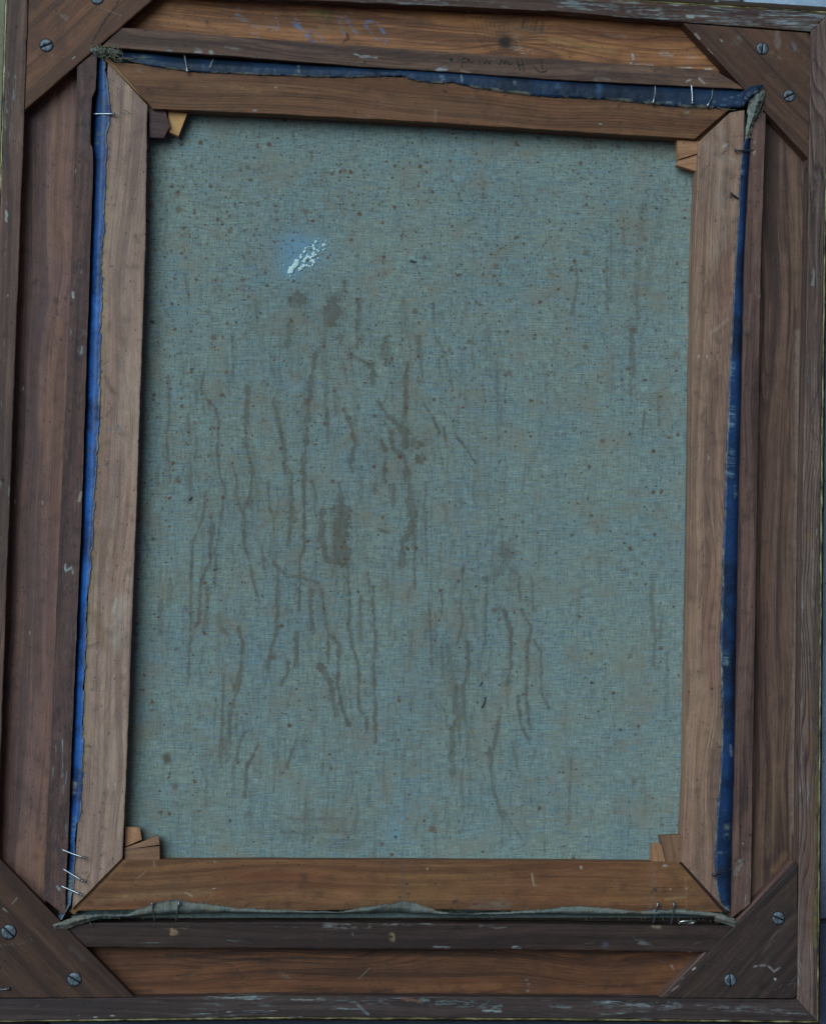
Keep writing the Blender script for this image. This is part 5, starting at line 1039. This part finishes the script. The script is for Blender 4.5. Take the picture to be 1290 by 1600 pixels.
def fringe(poly, n, L, seed, side):
    rr = np.random.RandomState(seed); parts = []
    u = np.sort(rr.rand(n)); p0 = resample(poly, u=u)
    for p in p0:
        a = side + rr.normal(0, .7); ln = L * rr.uniform(.3, 1.3); q = p.copy(); pts = [q.copy()]
        for k in range(5):
            a += rr.normal(0, .35); q = q + ln / 5 * np.array([math.cos(a), math.sin(a)]); pts.append(q.copy())
        parts.append(tube_verts(at(pts, zt + .0009 + .0009 * np.sin(np.linspace(.2, 2.6, 6))), .00013, 4))
    return link('cut_threads', mesh_of('cut_threads', parts), M['thread'], paint)
for poly, n_, L_, sd_, side_ in ((bot_in, 90, 5, 3, -1.2), (bot_low, 60, 5, 4, 1.4), (left_in, 110, 4, 5, .2), (right_in, 60, 4, 6, 3.3), (top_in, 60, 4, 7, 1.5), ([(1196, 147), (1190, 167), (1180, 188), (1169, 214)], 34, 5, 8, .5)):
    fringe(poly, n_, L_, sd_, side_)['kind'] = 'stuff'

# ------------------------------------------------------------------ nails that hold the painting in the frame
def nail(path, zh, ztip, mat='steel', r=.00074, head=.0013):
    p = resample(path, 8)
    z = np.linspace(zh, ztip, 8)
    X = at(p, z)
    parts = [tube_verts(X, r, 9, r * .8)]
    d = X[0] - X[1]; d /= np.linalg.norm(d)
    parts.append(tube_verts([X[0], X[0] + d * .0002, X[0] + d * .0007, X[0] + d * .0008], head, 10, head * .8))
    return link('nail', mesh_of('nail', parts), M[mat], frame)
up = zt + .003
nail([(178, 178), (146, 178)], up, Z_STRIP - .003)
nail([(293, 111), (291, 100), (288, 84)], up, Z_STRIP - .004)
nail([(1020, 160), (1023, 147), (1023, 130)], up, Z_STRIP - .003)
nail([(1081, 161), (1081, 150), (1079, 128)], up, Z_STRIP - .001)
nail([(1105, 165), (1111, 154), (1113, 138)], up, Z_STRIP - .003)
nail([(1149, 235), (1162, 236), (1177, 235)], up, Z_STRIP - .0005, 'rusty')
nail([(1142, 303), (1152, 310), (1166, 321)], up, Z_STRIP - .004, 'rusty')
nail([(1114, 1367), (1130, 1362), (1146, 1357)], up, Z_STRIP - .003, 'rusty')
nail([(132, 1340), (116, 1335), (96, 1327)], up + .001, Z_STRIP - .0004)
nail([(129, 1376), (114, 1367), (98, 1357)], up + .001, Z_STRIP - .0004)
nail([(127, 1398), (112, 1391), (95, 1384)], up + .001, Z_STRIP - .0004)
nail([(238, 1412), (240, 1424), (242, 1440)], up + .001, Z_STRIP - .004, 'steel')
nail([(280, 1410), (278, 1422), (275, 1441)], up + .001, Z_STRIP - .004)
nail([(1027, 1412), (1024, 1424), (1019, 1446)], up + .001, Z_STRIP - .004)
nail([(1052, 1412), (1052, 1424), (1047, 1446)], up + .001, Z_STRIP - .004)
nail([(14, 1545), (6, 1546), (-6, 1548)], Z_BRACE + .0012, Z_BRACE - .001, 'rusty')

# ------------------------------------------------------------------ the writing on the upper strip
def ribbon(strokes, w, z, name, mat, parent):
    parts = []
    for pts in strokes:
        p = resample(pts, max(4, int(len(pts) * 4)))
        X = at(p, z)
        T = np.gradient(X, axis=0); T /= np.linalg.norm(T, axis=1)[:, None] + 1e-12
        Nn = np.c_[-T[:, 1], T[:, 0], np.zeros(len(T))]
        wid = w * MM / 2 * (.75 + .5 * RS.rand(len(X)))[:, None]
        V = np.r_[X + Nn * wid, X - Nn * wid]; n = len(X)
        V2 = V.copy(); V2[:, 2] -= .0003
        F = [(j + n, j + 1 + n, j + 1, j) for j in range(n - 1)] + [(j, j + 1, j + 1 + 2 * n, j + 2 * n) for j in range(n - 1)] + [(j + n + 2 * n, j + 1 + 3 * n, j + 1 + n, j + n) for j in range(n - 1)]
        parts.append((np.r_[V, V2], F))
    return link(name, mesh_of(name, parts), mat, parent)
Q = lambda *a: [(680 + x / 5.864, 60 + y / 5.864) for x, y in a]
ribbon([Q((962, 190), (970, 245), (985, 302)), Q((915, 262), (925, 290), (955, 308), (1000, 305), (1022, 288)), Q((742, 185), (758, 240), (775, 295)), Q((785, 182), (800, 240), (810, 300)), Q((752, 245), (800, 240)), Q((868, 198), (880, 202)),
        Q((700, 232), (672, 240), (655, 205), (640, 195), (632, 235), (615, 205), (600, 200), (590, 238), (572, 225)), Q((500, 200), (492, 232), (475, 205), (462, 198), (455, 230), (440, 210)), Q((405, 195), (400, 235)),
        Q((345, 205), (330, 225), (300, 205), (310, 190)), Q((238, 275), (238, 195), (255, 182), (290, 182), (305, 200), (285, 215), (250, 215)), Q((225, 200), (205, 205))], 1.55, Z_STRIP + .00025, 'pencil_writing', M['ink'], top_strip)

# ------------------------------------------------------------------ corner keys (loose wedges)
def key(poly, mat, label, zt_=Z_STR - .0035, th=.0075, grain=None):
    poly = np.asarray(poly, float)
    a = np.roll(poly, -1, 0)
    if np.sum(poly[:, 0] * a[:, 1] - a[:, 0] * poly[:, 1]) > 0: poly = poly[::-1]   # photo y runs down
    n = len(poly); ctr = poly.mean(0)
    pin = poly + (ctr - poly) / np.linalg.norm(ctr - poly, axis=1)[:, None] * .7
    V = np.r_[at(pin, zt_), at(poly, zt_ - .0003), at(poly, zt_ - .0003)]
    low = V[n:2 * n].copy(); low[:, 2] = zt_ - th
    V = np.r_[V, low]
    k = np.arange(n); k2 = (k + 1) % n
    F = [tuple(k)] + [(n + i, n + j, j, i) for i, j in zip(k, k2)] + [(3 * n + i, 3 * n + j, 2 * n + j, 2 * n + i) for i, j in zip(k, k2)] + [tuple(3 * n + k[::-1])]
    me = mesh_of('corner_key', [(V, F)])
    me.polygons.foreach_set('use_smooth', np.zeros(len(me.polygons), bool))
    g = grain if grain is not None else poly[:2]
    g = np.asarray(g, float); d = at(g[[1]], zt_)[0] - at(g[[0]], zt_)[0]; d = d[:2] / np.linalg.norm(d[:2])
    sd_ = RS.randint(1000)
    s = V[:, :2] @ d + sd_ * .7; t = V[:, :2] @ np.array([-d[1], d[0]]) + (zt_ - V[:, 2]) + sd_ * .09
    add_attr(me, 'gc', 'FLOAT_VECTOR', np.c_[s, t, t * 0])
    add_attr(me, 'mark', 'FLOAT_COLOR', np.zeros((len(V), 4)))
    return tag(link('corner_key', me, M[mat]), label, 'wedge', 'wooden keys in the stretcher corners')
key([(233, 164), (241, 170), (259, 173), (266, 198), (256, 216), (234, 215)], 'key_dark', 'dark brown blunt wedge in the upper left corner of the stretcher', grain=[(234, 190), (266, 195)])
key([(263, 174), (293, 177), (279, 213), (264, 206)], 'key_pale', 'pale yellow wedge below the top stretcher bar, beside the dark one', zt_=Z_STR - .006, th=.006, grain=[(270, 180), (285, 210)])
key([(1057, 218), (1093, 221), (1092, 239), (1060, 249)], 'key_tan', 'upper of the two tan wedges in the upper right corner', grain=[(1060, 230), (1090, 228)])
key([(1060, 250.5), (1092, 240.5), (1090, 268), (1084, 267), (1056, 258)], 'key_tan', 'lower pointed one of the two tan wedges in the upper right corner', zt_=Z_STR - .0050, th=.006, grain=[(1060, 255), (1088, 252)])
key([(196, 1292), (219, 1293), (222, 1312), (196, 1323)], 'key_tan', 'short tan wedge above the split one in the lower left corner', zt_=Z_STR - .005, th=.006, grain=[(205, 1293), (206, 1318)])
key([(195, 1325), (222, 1316), (248, 1305), (250, 1319.5), (225, 1322.5), (206, 1326), (225, 1324.5), (250, 1322), (250, 1344), (195, 1344)], 'key_brown', 'brown grey wedge with a split along it in the lower left corner', grain=[(195, 1330), (250, 1325)])
key([(1031, 1306), (1067, 1304), (1067, 1348), (1039.5, 1348)], 'key_brown', 'broad brown wedge against the right stretcher bar, lower right corner', grain=[(1035, 1310), (1040, 1345)])
key([(1018, 1322), (1025, 1316.5), (1033, 1320), (1039, 1348), (1017, 1348)], 'key_tan', 'narrow pale wedge with rounded end in the lower right corner', zt_=Z_STR - .0042, th=.006, grain=[(1025, 1320), (1028, 1345)])

# ------------------------------------------------------------------ curled bit of bright metal in the gap
A = np.linspace(math.radians(200), math.radians(360 + 160), 26)
base = at([[1073, 1441]], zt - .002)[0]
path = np.stack([base[0] + .0062 * np.cos(A), base[1] + .0010 * np.sin(A) * 1.2, base[2] + .0022 * np.sin(A)], 1)
tag(link('metal_ring', mesh_of('metal_ring', [tube_verts(path, .00085, 9)]), M['brass']), 'small shiny metal ring in the gap under the lower right corner of the stretcher', 'ring')
